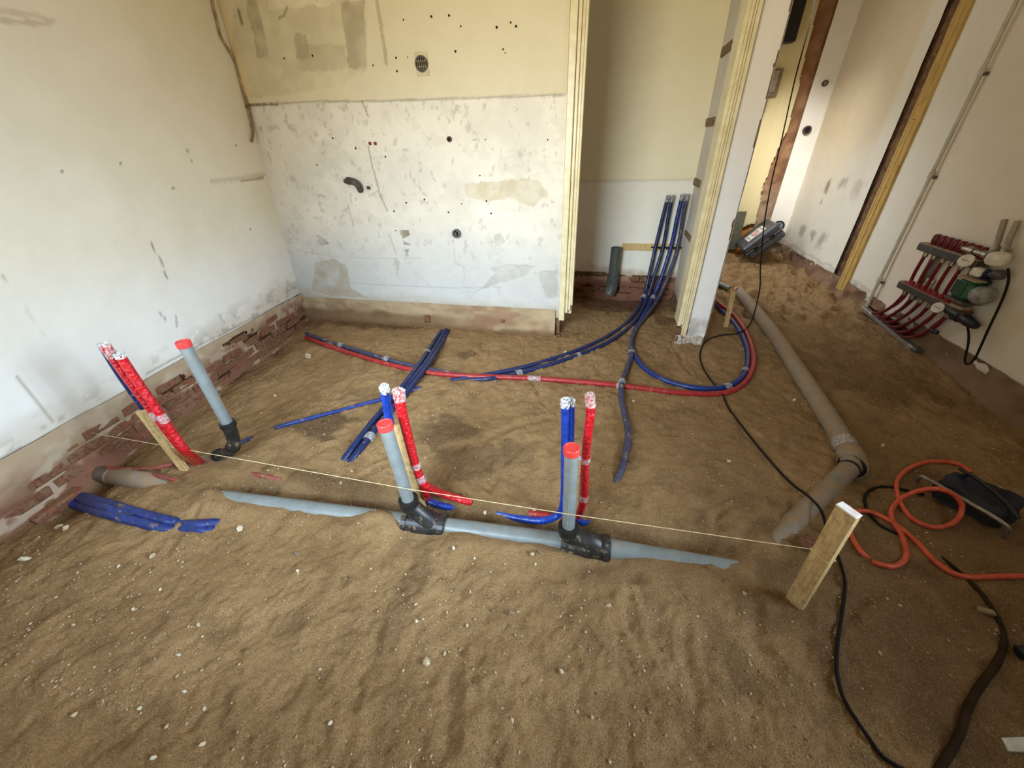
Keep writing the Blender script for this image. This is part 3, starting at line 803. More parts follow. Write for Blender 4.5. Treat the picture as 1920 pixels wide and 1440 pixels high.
# --- right wall: hall part (white), chase with laths, living part (greige)
def right_fn(a, b):     # a = y, b = z ; faces -x
    disp = .006*fbm(a*1.6, b*1.6, 401, 2)+.003*fbm(a*8, b*8, 403, 3)
    c = np.broadcast_to(np.array(lin((226, 220, 206))), a.shape+(3,)).copy()
    c = mixc(c, sst(3.965, 3.925, a), lin((224, 213, 195)))
    c = mixc(c, .55*sst(4.85, 4.95, a)*sst(.9, 1.5, b+.2*fbm(a*2, b*2, 2, 2)), lin((216, 196, 158)))
    def smudge(px, py, r, amt, colr, sd, ex=1):
        nonlocal c
        p = onx(px, py, XR); d = np.hypot((a-p[1])/ex, b-p[2])/r+.8*fbm(a*14, b*14, sd, 3)
        c = mixc(c, amt*sst(1.1, .2, d), colr)
    smudge(1552, 348, .10, .75, lin((110, 98, 82)), 411, .7); smudge(1580, 345, .09, .5, lin((130, 118, 102)), 413); smudge(1608, 355, .12, .4, lin((150, 138, 120)), 415)
    smudge(1540, 378, .04, .7, lin((110, 98, 82)), 417, .4); smudge(1505, 430, .10, .6, lin((128, 126, 122)), 419); smudge(1540, 450, .12, .6, lin((132, 130, 126)), 421)
    smudge(1525, 440, .08, .6, lin((120, 118, 114)), 423); smudge(1600, 545, .08, .5, lin((150, 146, 140)), 425)
    zb = np.where(a > 3.9, .095+.03*fbm(a*6, a*0+4, 431, 3), .02-.055*sst(3.3, 2.2, a)+.05*fbm(a*5, a*0+4, 433, 3))
    c = mixc(c, .7*sst(.10, .0, b-zb+.09*fbm(a*8, b*8, 435, 3)), lin((150, 132, 108)))
    c = mixc(c, .5*sst(.02, .0, np.abs(b-zb-.10))*(a > 4), lin((170, 160, 144)))
    c = mixc(c, sst(.14, .03, b+.06*fbm(a*5, b*5, 437, 3))*sst(3.92, 3.8, a), lin((130, 108, 84)))
    chase = (a > 4.535) & (a < 4.70+.0*b) & (b > .03)
    hose = (a > 3.36) & (a < 3.92) & (b < .075)
    keep = (b > zb) & ~chase & ~hose
    return disp, c, keep
wr = plaster('wall_right', (XR, 0, 0), (0, 1, 0), (0, 0, 1), (-1, 0, 0), (1.42, 6.35), (-.15, 2.78), .0135, right_fn)
MB().box((XR+.10, 3.9, 1.2), (.14, 5.2, 3.2)).build('masonry_core', M_DRYFOAM, wr)
# around the side window
o = MB(); o.box((XR+.07, .45, .42), (.14, 1.94, .96)); o.box((XR+.07, .45, 2.62), (.14, 1.94, .36)); o.box((XR+.07, -.66, 1.2), (.14, .5, 3.2))
o.build('window_wall', simple('greige_paint', lin((172, 163, 150)), lin((160, 150, 136)), .85, scale=5), wr)
w1 = MB()
for c_, s_ in (((XR+.06, .45, .93), (.09, 1.86, .06)), ((XR+.06, .45, 2.41), (.09, 1.86, .06)), ((XR+.06, -.43, 1.67), (.09, .06, 1.5)), ((XR+.06, 1.36, 1.67), (.09, .06, 1.5))): w1.box(c_, s_, None, .006)
struct(w1.build('window_1', M_FRAMEW))
w2 = MB()
for c_, s_ in (((-1.25, -.75, .93), (2.0, .09, .06)), ((-1.25, -.75, 2.41), (2.0, .09, .06)), ((-2.22, -.75, 1.67), (.06, .09, 1.5)), ((-.28, -.75, 1.67), (.06, .09, 1.5))): w2.box(c_, s_, None, .006)
struct(w2.build('window_2', M_FRAMEW))
# chase: rough brown channel, laths beside it
def chase_fn(a, b):
    disp = .018*fbm(a*18, b*9, 441, 4)
    c = np.broadcast_to(np.array(lin((112, 82, 56))), a.shape+(3,)).copy()
    c = mixc(c, np.clip(.4+1.2*fbm(a*16, b*9, 443, 3), 0, 1), lin((74, 50, 34)))
    c = mixc(c, .6*sst(.1, .3, fbm(a*9, b*6, 445, 3)), lin((150, 118, 84)))
    return disp, c, b > -1
plaster('cable_chase', (XR+.035, 0, 0), (0, 1, 0), (0, 0, 1), (-1, 0, 0), (4.50, 4.74), (-.1, 2.78), .014, chase_fn, wr)
lr = np.random.default_rng(9)
for k in range(5):
    y = 4.392+.030*k; z = .045+.02*lr.random()
    while z < 2.7:
        L = lr.uniform(.9, 1.6); z1 = min(z+L, 2.75)
        m_ = MB().box((XR-.006-.004*lr.random(), y+lr.uniform(-.002, .002), (z+z1)/2), (.022, .027, z1-z-.004), None, .002)
        m_.build('lath', M_LATH, wr); z = z1
# crumbling footing in the hall
def rub_fn(a, b):
    disp = .03+.05*fbm(a*7, b*9, 451, 4)+.05*sst(.1, -.08, b)
    c = np.broadcast_to(np.array(lin((140, 112, 88))), a.shape+(3,)).copy()
    c = mixc(c, np.clip(.4+1.1*fbm(a*8, b*8, 453, 4), 0, 1), lin((108, 78, 58)))
    c = mixc(c, .3*sst(.12, .3, fbm(a*5, b*5, 455, 3)), lin((140, 104, 84)))
    c = mixc(c, .7*sst(3.9, 3.3, a), lin((124, 102, 78)))
    return disp, c, (b > -.4) & ~((a > 3.36) & (a < 3.92) & (b < .075))
plaster('rubble_footing', (XR+.02, 0, 0), (0, 1, 0), (0, 0, 1), (-1, 0, 0), (1.42, 6.3), (-.2, .16), .02, rub_fn, wr)

# --- hall far wall: cream sheet area, brick chase, bright white strip
def far_fn(a, b):       # a = x, b = z ; faces -y
    disp = .004*fbm(a*2, b*2, 461, 2)
    c = np.broadcast_to(np.array(lin((236, 224, 178))), a.shape+(3,)).copy()
    disp = disp+.012*fbm(a*7, b*.6, 463, 3)*sst(2.0, 1.9, a)
    def X_(px, py): q = ony(px, py, YF); return q
    e = [X_(1538, 0), X_(1478, 240), X_(1461, 275), X_(1435, 340), X_(1418, 415)]
    zz = np.array([q[2] for q in e])[::-1]; xx = np.array([q[0] for q in e])[::-1]
    le = np.interp(b, zz, xx)+.02*fbm(b*9, a*0, 465, 3)
    m = (a > le) & (a < 2.19+.008*fbm(b*8, a*0+3, 467, 2))
    c = mixc(c, sst(2.19, 2.195, a), lin((250, 249, 244)))
    c = mixc(c, (a > 1.98)*sst(.32, .28, b)*.6, lin((190, 180, 168)))
    zb = .36+.10*fbm(a*6, a*0, 469, 3)-.25*sst(2.1, 2.2, a)
    return disp, c, (~m) & (b > zb)
wf = plaster('wall_hall_far', (0, YF, 0), (1, 0, 0), (0, 0, 1), (0, -1, 0), (.80, 2.46), (.0, 2.78), .012, far_fn)
def fbr_fn(a, b):
    disp = .035*fbm(a*11, b*8, 471, 4)
    c = np.broadcast_to(np.array(lin((176, 138, 104))), a.shape+(3,)).copy()
    c = mixc(c, np.clip(.4+1.2*fbm(a*12, b*8, 473, 3), 0, 1), lin((138, 102, 76)))
    c = mixc(c, sst(1.0, .6, b)*.6, lin((176, 160, 140)))
    c = mixc(c, sst(1.6, 1.9, b)*.4, lin((164, 116, 90)))
    c = mixc(c, sst(.42, .34, b)*sst(2.05, 1.95, a), lin((196, 130, 66)))
    return disp, c, b > -1
plaster('brick_core', (0, YF+.04, 0), (1, 0, 0), (0, 0, 1), (0, -1, 0), (.8, 2.5), (-.2, 2.78), .018, fbr_fn, wf)
# hall left side wall behind the partition with the lit opening the hall daylight comes through
hw = MB(); hw.box((.88, 4.36, 1.2), (.06, .5, 3.2)); hw.box((.88, 6.1, 1.2), (.06, .3, 3.2)); hw.box((.88, 5.25, 2.6), (.06, 1.5, .4)); hw.box((.88, 5.25, .1), (.06, 1.5, .5))
struct(hw.build('wall_hall_left', simple('hall_paint', lin((222, 214, 196)), None, .85)))
# room shell behind the camera
fw = MB(); fw.box((-2.55, -.80, 1.2), (.6, .12, 3.2)); fw.box((1.1, -.80, 1.2), (2.7, .12, 3.2)); fw.box((-1.25, -.80, .42), (2.0, .12, .96)); fw.box((-1.25, -.80, 2.62), (2.0, .12, .36))
struct(fw.build('wall_front', simple('front_paint', lin((214, 206, 190)), None, .85)))
struct(MB().box((-.2, 2.75, 2.80), (6.2, 7.4, .06)).build('ceiling', simple('ceiling_paint', lin((230, 214, 172)), lin((222, 204, 160)), .85, scale=4)))
#NEXT
# ================================================================== drain with two tees
def A(px, py, y): return ony(px, py, y)
dr = thing('drain_pipe_run', 'long half-buried grey drain pipe with two black tees and two red-capped standpipes', 'drain pipe', (*((DRA+DRB)/2), 0))
u2 = unit(DRB-DRA)
def dpt(s, z=DRAIN_Z): q = DRA+u2*s; return np.array([q[0], q[1], z])
def s_at(px, py): return float(drain_s(*onz(px, py, DRAIN_Z)[:2])[0])
RD = .040
S1, S2 = s_at(797, 982), s_at(1096, 1023)
SL = float(np.linalg.norm(DRB-DRA))
PD = unit(np.array([u2[0], u2[1], 0])); ND = np.array([-PD[1], PD[0], 0])
for s0, s1, z0, z1 in ((.05, S1-.075, DRAIN_Z-.018, DRAIN_Z-.006), (S1+.085, S2-.075, DRAIN_Z-.004, DRAIN_Z), (S2+.095, SL+.10, DRAIN_Z, DRAIN_Z-.034)):
    P = [dpt(s0+(s1-s0)*k/12, z0+(z1-z0)*k/12) for k in range(13)]
    MB().tube(P, RD, 18).build('pipe', M_GREY, dr)
e = dpt(.05, DRAIN_Z-.018)
o = MB().lathe(e-PD*.035, PD, [(0, .012), (.004, .026), (.018, .036), (.034, .0415), (.045, .0415)], 18).build('end_plug', M_BLACKF, dr); o['label'] = 'black plug at the buried end of the grey pipe'
def tee(s0, top_px, base_px):
    c = dpt(s0); yv = c[1]
    q = A(*base_px, yv)                 # standpipe enters the collar here
    x0, z0 = q[0], q[2]
    t = MB()
    t.tube([c-PD*.085, c+PD*.10], .050, 20)
    branch = smooth_path([c+PD*.055+np.array([0, 0, .0]), c+PD*.02+np.array([0, 0, .028]), (x0+.016, yv, z0-.050), (x0+.002, yv, z0-.022), (x0, yv, z0)], .008)
    t.tube(branch, [.048-.011*min(1, k/(len(branch)*.45)) for k in range(len(branch))], 18)
    ob = t.build('tee_fitting', M_BLACKF, dr)
    for a_ in (-.085, .085): MB().ring(c+PD*(a_-.012), c+PD*(a_+.012), .0545, .040).sub('rib', M_BLACKF, ob)
    MB().ring((x0, yv, z0-.040), (x0, yv, z0-.028), .0405, .030).sub('rib', M_BLACKF, ob)
    MB().ring((x0, yv, z0-.020), (x0, yv, z0+.010), .0415, .0255).sub('collar', M_RUBBER, ob)
    # standpipe, upright
    zt = A(*top_px, yv)[2]; xt = A(*top_px, yv)[0]
    st = MB().tube([(x0, yv, z0-.02), (x0+(xt-x0)*.5, yv, (z0+zt)/2), (xt, yv, zt-.012)], .0255, 18).build('standpipe', M_GREY, dr)
    o = MB().lathe((xt, yv, zt-.020), (xt-x0, 0, zt-z0), [(0, .0285), (.002, .0292), (.026, .0292), (.0285, .0275), (.0285, .023), (.0265, .022)], 20).sub('end_cap', M_REDCAP, st)
    o['label'] = 'red plastic end cap'
    return x0, yv, z0, xt, zt, st
T1 = tee(S1, (722, 796), (766, 938))
T2 = tee(S2, (1072, 842), (1066, 988))
# faint printed line down the right standpipe
mb = MB()
x0, yv, z0, xt, zt, st = T2
for k in range(16):
    if k % 5 == 4: continue
    z = z0+.03+.011*k*1.0; mb.box((x0-.004, yv-.0253, z), (.004, .0016, .007))
o = mb.sub('printed_line', M_GREYINK, st); o['kind'] = 'stuff'

# ================================================================== left elbow standpipe
g0 = G(418, 850); yl = g0[1]
el = thing('elbow_standpipe', 'red-capped grey standpipe in a black elbow beside the left wall', 'drain pipe', g0)
pb = A(427, 795, yl); ptp = A(343, 642, yl)
st = MB().tube([pb+np.array([0, 0, -.02]), ptp-np.array([0, 0, .012])], .0255, 18).build('standpipe', M_GREY, el)
d_ = ptp-pb
o = MB().lathe(ptp-unit(d_)*.022, d_, [(0, .0285), (.002, .0295), (.026, .0295), (.0285, .0275), (.0285, .023), (.0265, .022)], 20).build('end_cap', M_REDCAP, el); o['label'] = 'red plastic end cap'
gs = G(398, 858, -.005)
pe = smooth_path([pb, A(436, 818, yl), A(437, 838, yl-.01), A(424, 850, yl-.02), G(408, 854, .012)], .008)
o = MB().tube(pe, .031, 18).build('elbow', M_BLACKF, el); o['label'] = 'black push-fit elbow'
MB().ring(pb-np.array([0, 0, .014]), pb+np.array([0, 0, .012]), .037, .0255).sub('collar', M_RUBBER, o)
k_ = len(pe)//2; MB().ring(pe[k_], pe[k_+2], .0345, .026).sub('collar', M_RUBBER, o)
MB().ring(pe[-4], pe[-1], .036, .026).sub('collar', M_RUBBER, o)
MB().tube([G(410, 854, .010), G(396, 858, .004), G(372, 866, -.02)], .0255, 16).build('pipe', M_GREYD, el)

# ================================================================== old wall pipe (left)
pw = onl(166, 884, -.03); pw[2] = gz(pw[0]+.1, pw[1])+.03
op = thing('wall_drain_pipe', 'dusty grey pipe coming out of the left wall and sinking in the sand', 'drain pipe', pw)
pp = smooth_path([pw+np.array([-.16, .03, .01]), pw+np.array([-.03, 0, 0]), G(180, 888, .030), G(215, 893, .022), G(262, 900, .010), G(325, 910, -.040)], .02)
MB().tube(pp, .046, 18).build('pipe', M_GREYD, op)
ia, ib = nearest(pp, G(183, 888, .029)), nearest(pp, G(210, 892, .022))
o = MB().tube(pp[ia:ib+1], .0475, 18, False).build('brown_tape', simple('brown_tape', lin((86, 68, 52)), lin((68, 54, 42)), .6, scale=20), op)
MB().ring(pw+np.array([.02, 0, 0]), pw+np.array([.062, -.004, 0]), .060, .0455).build('hole_collar', M_DARK, op)
for nm, lab, px in (('red_pipe', 'thin dusty red pipe curving out of the left wall above the grey pipe', [(178, 872), (210, 878), (255, 880), (300, 876), (334, 866)]),
                    ('red_pipe', 'second thin dull red pipe, lying lower beside the grey wall pipe', [(180, 878), (215, 884), (262, 888), (305, 894), (330, 900)])):
    P = [G(x, y, .05 if i < 2 else .028) for i, (x, y) in enumerate(px)]
    P = smooth_path(P, .02)
    tag(MB().tube(P, .011, 10).build(nm, M_OLDRED, None, P[0]), lab, 'pipe')

# ================================================================== stakes
def stake(name, label, base_px, top_px, w, d, ang, mat=None, y=None, tip=True, group=None):
    b = G(*base_px); yv = b[1] if y is None else y
    t = A(*top_px, yv); b = np.array([b[0], yv, b[2]])
    ax = unit(t-b); L = np.linalg.norm(t-b)
    Rm = basis(ax, (math.cos(ang), math.sin(ang), 0))
    o = thing(name, label, 'stake', b)
    m_ = MB().box(b+ax*(L/2-.04), (w, d, L+.08), Rm, .003)
    m_.build('timber', mat or M_STAKE, o)
    return o, b, t, Rm
SK1, k1b, k1t, k1R = stake('timber_stake', 'short pale stake behind the red pipes by the left wall', (346, 880), (263, 770), .042, .02, .25)
SK2, k2b, k2t, k2R = stake('timber_stake', 'pale pine stake behind the left one of the two black tees', (791, 953), (746, 798), .040, .020, .2)
SK3, k3b, k3t, k3R = stake('timber_stake', 'thin brown stake hidden behind the right black tee', (1080, 985), (1087, 860), .018, .018, 0)
o = MB().box(k3t+np.array([0, 0, .002]), (.019, .019, .004), k3R).build('painted_end', M_WHITEEND, SK3)
SK4, k4b, k4t, k4R = stake('timber_stake', 'weathered square-cut stake with a white top on the right, holding the string', (1490, 1131), (1591, 957), .055, .027, -1.02)
MB().box(k4t+k4R[:, 2]*.0015, (.0555, .0275, .005), k4R, .001).build('painted_end', M_WHITEEND, SK4)
SK5, k5b, k5t, k5R = stake('timber_stake', 'small pale stake in the hall sand beside the door frame', (1361, 610), (1375, 546), .040, .022, .1)

# ================================================================== red / blue risers
def riser(name, label, pts, r, mat, cat='pipe', foil=None, tapes=(), n=12, group=None, rr=None, flat=None):
    P = smooth_path(pts, .012)
    o = thing(name, label, cat, P[-1], group)
    rad = r if rr is None else [np.interp(k/(len(P)-1), *rr) for k in range(len(P))]
    MB().tube(P, rad, n, flat=flat).build('insulation', mat, o)
    r0 = rad if np.isscalar(rad) else rad[0]
    if foil:
        t = unit(np.array(P[0])-np.array(P[1])); L, fm = foil
        rg = np.random.default_rng(int(abs(P[0][0])*1e4) % 9999)
        prof = [(-L, r0*1.06), (-L*.6, r0*1.10), (-L*.25, r0*1.07), (L*.06, r0*1.12), (L*.18, r0*.75), (L*.12, r0*.45)]
        m_ = MB().lathe(P[0], t, prof, 14)
        m_.v = [tuple(np.array(v)+rg.normal(0, r0*.09, 3)) for v in m_.v]
        f = m_.build('film_end', fm, o); f['label'] = 'crumpled film over the open end'
    for tp in tapes:
        i = nearest(P, tp[0]); tapewrap(P, i, (rad if np.isscalar(rad) else rad[i])*1.10, tp[1]).build('tape_wrap', M_FILM, o)
    return o, P
yk = k1b[1]-.030
riser('red_pipe', 'longer of the two red insulated pipes strapped together against the left wall stake', [A(x, y, yk) for x, y in ((197, 648), (240, 709), (285, 769), (318, 813))]+[A(342, 843, yk+.005), G(368, 868, .0)], .0185, M_RED, foil=(.055, M_FILM), tapes=((A(292, 779, yk), .05),))
riser('red_pipe', 'shorter red insulated pipe with a foil tip, right of its twin at the left wall', [A(x, y, yk-.006) for x, y in ((223, 664), (262, 722), (302, 779), (326, 815))]+[A(350, 846, yk), G(377, 866, .0)], .0175, M_RED, foil=(.018, M_FOIL), tapes=((A(306, 786, yk-.006), .045),))
riser('blue_pipe', 'thin dark blue pipe behind the red pair at the left wall', [A(x, y, yk+.045) for x, y in ((188, 645), (226, 706), (268, 766), (302, 822))]+[A(322, 850, yk+.04), G(345, 872, .0)], .0125, M_BLUED, foil=(.012, M_FOIL))
# middle group
ym = k2b[1]-.015
riser('blue_pipe', 'short bright blue pipe with a film end behind the left standpipe', [A(x, y, ym+.03) for x, y in ((720, 724), (727, 770), (738, 830), (756, 890))]+[A(775, 920, ym+.02), G(797, 935, .010), G(824, 947, .006), G(852, 952, -.02)], .0175, M_BLUE, foil=(.030, M_FOIL))
rp, RP = riser('red_pipe', 'red insulated pipe with a flattened film-wrapped top beside the left standpipe', [A(x, y, ym-.01) for x, y in ((747, 733), (752, 765), (764, 815), (776, 862), (787, 893))]+[A(800, 912, ym), G(836, 928, .012), G(862, 936, .010), G(884, 942, -.008)], .020, M_RED,
                 rr=([0, .12, .3, 1], [.021, .020, .0195, .0175]), foil=(.040, M_FILM), tapes=((A(781, 872, ym-.01), .03), (A(788, 896, ym-.01), .035)))
riser('red_pipe', 'stub of red pipe forking down behind the left black tee', [A(786, 890, ym+.004), A(792, 908, ym+.004), A(798, 925, ym+.008), G(802, 936, -.015)], .0175, M_RED)
# right group
yr = k3b[1]-.012
riser('blue_pipe', 'bright blue pipe curving up from the trench behind the right standpipe', [A(x, y, yr+.012) for x, y in ((1060, 750), (1060, 800), (1059, 860), (1058, 920))]+[A(1055, 950, yr+.0), G(1046, 966, .016), G(1015, 976, .012), G(975, 972, .008), G(932, 962, -.014)], .0165, M_BLUE, foil=(.030, M_FOIL))
riser('blue_pipe', 'second blue pipe close against it, running down into the sand right of the tee', [A(x, y, yr+.028) for x, y in ((1070, 750), (1070, 800), (1069, 860), (1071, 930))]+[A(1078, 965, yr+.02), G(1092, 980, .006), G(1112, 978, -.018)], .0150, M_BLUE, foil=(.022, M_FOIL))
riser('red_pipe', 'red insulated pipe with a film end right of the right standpipe', [A(x, y, yr+.0) for x, y in ((1106, 742), (1107, 775), (1101, 825), (1097, 875), (1096, 920))]+[A(1091, 950, yr+.0), G(1082, 972, -.02)], .0165, M_RED, foil=(.042, M_FILM), tapes=((A(1098, 862, yr), .028), (A(1095, 932, yr), .032)))
P = gpath([(992, 962, -.02), (1006, 964), (1028, 966), (1050, 970, -.02)], .015, .5)
tag(MB().tube(P, .015, 12).build('red_pipe', M_REDD, None, P[0]), 'short run of red pipe surfacing in the trench left of the right tee', 'pipe')
P = gpath([(468, 886, -.012), (485, 891, .0), (510, 896, .0), (528, 899, -.012)], .013, -.35)
tag(MB().tube(P, .013, 10).build('red_pipe', M_OLDRED, None, P[0]), 'sliver of red pipe just showing through the sand behind the left drain', 'pipe')
P = gpath([(435, 838), (455, 828), (474, 820, -.008)], .011, .5)
tag(MB().tube(P, .010, 10).build('blue_pipe', M_BLUED, None, P[0]), 'thin blue pipe end sticking out from the black left elbow', 'pipe')

# ================================================================== pipes lying on the sand
def laid(name, label, px, r, mat, tapes=(), lift=.8, group=None, head=None):
    P = gpath(px, r, lift)
    if head is not None: P = smooth_path(head, .02)+P
    o = thing(name, label, 'pipe', P[len(P)//2], group)
    MB().tube(P, r, 12).build('insulation', mat, o)
    for tpx, w, k in tapes:
        i = nearest(P, G(*tpx, r*lift)); i = min(max(i, 1), len(P)-2)
        tapewrap(P, i, r*k, w).build('tape_wrap', M_FILM, o)
    return o, P
laid('red_pipe', 'long red pipe snaking across the sand from the back left hole to the hall', [(572, 632, -.035), (600, 643), (640, 657), (720, 681), (790, 696), (860, 704), (930, 707), (1010, 710), (1100, 717), (1180, 725), (1260, 735), (1330, 739), (1375, 732), (1403, 709), (1413, 676), (1406, 640), (1391, 610), (1373, 588), (1355, 574), (1335, 556)], .0185, M_REDD, (((1166, 722), .05, 1.1), ((1000, 710), .09, 1.05)))
laid('blue_pipe', 'dusty blue pipe lying along the red one from the back left hole', [(573, 625, -.03), (600, 635), (640, 648), (720, 672), (790, 690), (848, 700, -.004), (880, 706, -.02)], .0165, M_BLUEG, (((640, 649), .06, 1.45), ((725, 674), .05, 1.5)))
# crossing bundle
laid('blue_pipe', 'left pipe of the dark blue bundle slanting out from under the back wall', [(829, 620, -.01), (815, 640), (790, 678, .02), (752, 728, .016), (705, 783), (676, 820), (655, 848, -.010), (642, 866, -.034)], .0185, M_BLUED, (((801, 664), .035, 1.75),))
laid('blue_pipe', 'right pipe of the dark blue bundle slanting out from under the back wall', [(840, 620, -.01), (827, 645), (805, 680, .02), (769, 727, .016), (722, 782), (692, 821), (668, 852, -.010), (654, 871, -.034)], .0185, M_BLUED, (((690, 822), .05, 1.5),))
laid('blue_pipe', 'middle pipe on top of the dark blue bundle near the back wall', [(836, 618, .01), (820, 645, .012), (798, 680, .026), (768, 718, .018), (745, 750, -.02)], .0165, M_BLUED)
laid('blue_pipe', 'single thin blue pipe crossing under the dark blue bundle', [(516, 802, -.006), (560, 790), (620, 774), (680, 758), (740, 742), (788, 727, -.014)], .0125, M_BLUEL)
# lower left bundle
laid('blue_pipe', 'upper pipe of the sandy blue bundle at the left wall foot', [(118, 922, .012), (150, 930, .01), (200, 944), (260, 962, -.002), (322, 978, -.014), (335, 981, -.034), (352, 984, -.014), (385, 983, -.012), (414, 980, -.034)], .023, M_BLUEL, lift=.5)
laid('blue_pipe', 'lower pipe of the sandy blue bundle at the left wall foot', [(120, 938, .012), (150, 949, .006), (200, 963), (260, 979, -.004), (312, 992, -.016), (335, 993, -.036), (356, 992, -.018), (385, 995, -.017), (408, 995, -.036)], .021, M_BLUEL, lift=.5)
laid('blue_pipe', 'third blue pipe on top of the bundle, nearest the left wall', [(120, 926, .028), (150, 936, .024), (200, 952, .014), (250, 968, -.002), (290, 978, -.024)], .019, M_BLUEL, lift=.5)

# ---- closet pipes
yw = YA-.07
slat_z = ony(1230, 463, YA)[2]
def closet_pipe(label, top, strap, mid, low, rest, r, mat, tapes=(), bead=True):
    head = [A(*top, yw), A((top[0]*.6+strap[0]*.4)-.5, (top[1]*.6+strap[1]*.4), yw+.01), A(*strap, yw+.012), A(*mid, yw-.05), A(*low, yw-.16)]
    body = [G(p[0], p[1], r*.8+(p[2] if len(p) > 2 else 0)) for p in rest]
    P = smooth_path(head+body, .018)
    o = thing('blue_pipe', label, 'pipe', G(*rest[0][:2]))
    MB().tube(P, r, 12).build('insulation', mat, o)
    t = unit(P[0]-P[1])
    MB().lathe(P[0], t, [(-.05, r*1.08), (-.02, r*1.1), (.004, r*1.05), (.010, r*.6)], 12).build('film_end', M_FILM, o)
    for tpt, w, k in tapes: tapewrap(P, nearest(P, tpt), r*k, w).build('tape_wrap', M_FILM, o)
    return o, P
LB = [(1188, 604), (1150, 634), (1100, 656), (1040, 676), (980, 693), (920, 705), (838, 716, -.012)]
tw = ((A(1214, 558, yw-.14), .05, 1.35),)
closet_pipe('leftmost of the four dark blue closet pipes, bending away to the left', (1253, 367), (1229, 463), (1216, 520), (1205, 560), [(1180, 600), (1140, 630), (1092, 653), (1038, 672), (978, 689), (915, 702), (845, 713, -.012)], .0165, M_BLUED, tw)
closet_pipe('second closet pipe from the left, dark blue, along the leftmost one', (1261, 367), (1243, 463), (1226, 520), (1212, 562), [(1190, 603), (1150, 636), (1100, 660), (1042, 680), (985, 696), (925, 709), (880, 712, -.02)], .0165, M_BLUED, ((G(1085, 663, .014), .04, 1.4), (G(975, 697, .014), .05, 1.4)))
closet_pipe('third closet pipe from the left, blue, curling round in a loop to the hall', (1280, 365), (1258, 463), (1240, 520), (1222, 562), [(1200, 603), (1186, 630), (1187, 655), (1199, 680), (1225, 702), (1262, 718), (1312, 728), (1362, 725), (1392, 705), (1402, 672), (1396, 640), (1381, 612), (1362, 590), (1348, 576), (1332, 558)], .0185, simple('mid_blue_pipe', lin((24, 52, 124)), lin((16, 38, 98)), .36, scale=40, bump=.5, bscale=90, bdist=.006, dust=.05), ((G(1360, 726, .014), .05, 1.35), (G(1397, 697, .014), .05, 1.35), (A(1220, 560, yw-.14), .05, 1.35)))
closet_pipe('rightmost closet pipe, dusty blue, trailing forward into the open sand', (1289, 365), (1271, 463), (1252, 520), (1231, 564), [(1206, 600), (1190, 622, .008), (1183, 645), (1184, 665), (1176, 690), (1166, 718, .022), (1165, 745), (1172, 780), (1178, 812), (1173, 850), (1165, 880, -.006), (1156, 900, -.020), (1147, 922, -.044)], .0185, M_BLUEG, ((G(1187, 662, .016), .045, 1.6), (G(1166, 720, .03), .05, 1.35)))
# batten, pipe clip
b0, b1 = ony(1166, 462, YA-.012), ony(1292, 470, YA-.012)
bt = thing('timber_batten', 'narrow horizontal pine batten fixed to the closet back wall', 'batten', ((b0[0]+XA-.01)/2, YA-.014, slat_z))
MB().box(((b0[0]+XA-.012)/2, YA-.015, slat_z), (XA-.012-b0[0], .024, .062), None, .003).build('board', make_wood('batten_wood', lin((214, 186, 130)), lin((190, 158, 104))), bt)
s0, s1 = ony(1224, 463, YA-.035), ony(1278, 463, YA-.035)
cl = thing('pipe_strap', 'black strap holding the four blue pipes to the batten', 'strap', (s0+s1)/2)
MB().box(((s0[0]+s1[0])/2, YA-.031, slat_z+.003), (s1[0]-s0[0]+.03, .008, .016), None, .003).build('band', M_BLACK, cl)
for px in (1236, 1250.5, 1264.5):
    q = ony(px, 463, YA-.05); MB().box((q[0], YA-.055, slat_z+.003), (.012, .050, .018), None, .003).build('clip', M_BLACK, cl)

# closet stub pipe
gb = ony(1147, 545, YA-.10); tp = ony(1156, 464, YA-.10)
sp = thing('stub_pipe', 'open dark grey stub pipe standing in the closet', 'drain pipe', (gb[0], YA-.10, gz(gb[0], YA-.1)))
x_, z0, z1 = tp[0], gb[2]+.05, tp[2]
MB().ring((x_, YA-.10, z0+.05), (x_, YA-.10, z1), .052, .045, 22).build('pipe', M_GREYK, sp)
MB().cyl((x_, YA-.10, z1-.04), (x_, YA-.10, z1-.035), .046, n=20).build('pipe_inside', M_DARK, sp)
P = smooth_path([(x_, YA-.10, z0+.10), (x_, YA-.10, z0+.02), (x_-.008, YA-.105, z0-.035), (x_-.024, YA-.115, z0-.085)], .01)
o = MB().tube(P, .058, 20).build('socket', M_GREYK, sp)
MB().ring((x_, YA-.10, z0+.085), (x_, YA-.10, z0+.11), .062, .05).sub('collar', M_GREYK, o)

# ================================================================== hall drain pipes
P = [G(1384, 545, .035), G(1445, 618, .04), G(1500, 700, .042), G(1555, 785, .04), G(1590, 845, .035), G(1600, 862, .03)]
hp = thing('hall_drain_pipe', 'long dusty grey drain pipe running from the hall to the right of the room', 'drain pipe', P[2])
Pq = smooth_path(P, .03)
MB().tube(Pq, .049, 20).build('pipe', M_GREYD, hp)
t_ = unit(Pq[-1]-Pq[-3]); e_ = Pq[-1]
e2 = e_+np.array([t_[0]*.03-.004, t_[1]*.03-.02, -.006])
d2 = unit(G(1560, 918, .02)-G(1606, 880, .02)); d2[2] = 0; d2 = unit(d2)
hub = G(1603, 868, .032)
so = MB().tube(smooth_path([e_-t_*.05, e_+t_*.005, hub+d2*.006, hub+d2*.030], .01), .056, 22, False).build('elbow_socket', M_GREYD, hp)
MB().ring(hub+d2*.024, hub+d2*.040, .066, .054, 24).sub('socket_rim', M_GREYD, so)
MB().ring(hub+d2*.034, hub+d2*.0405, .060, .040, 24).sub('seal', M_RUBBER, so)
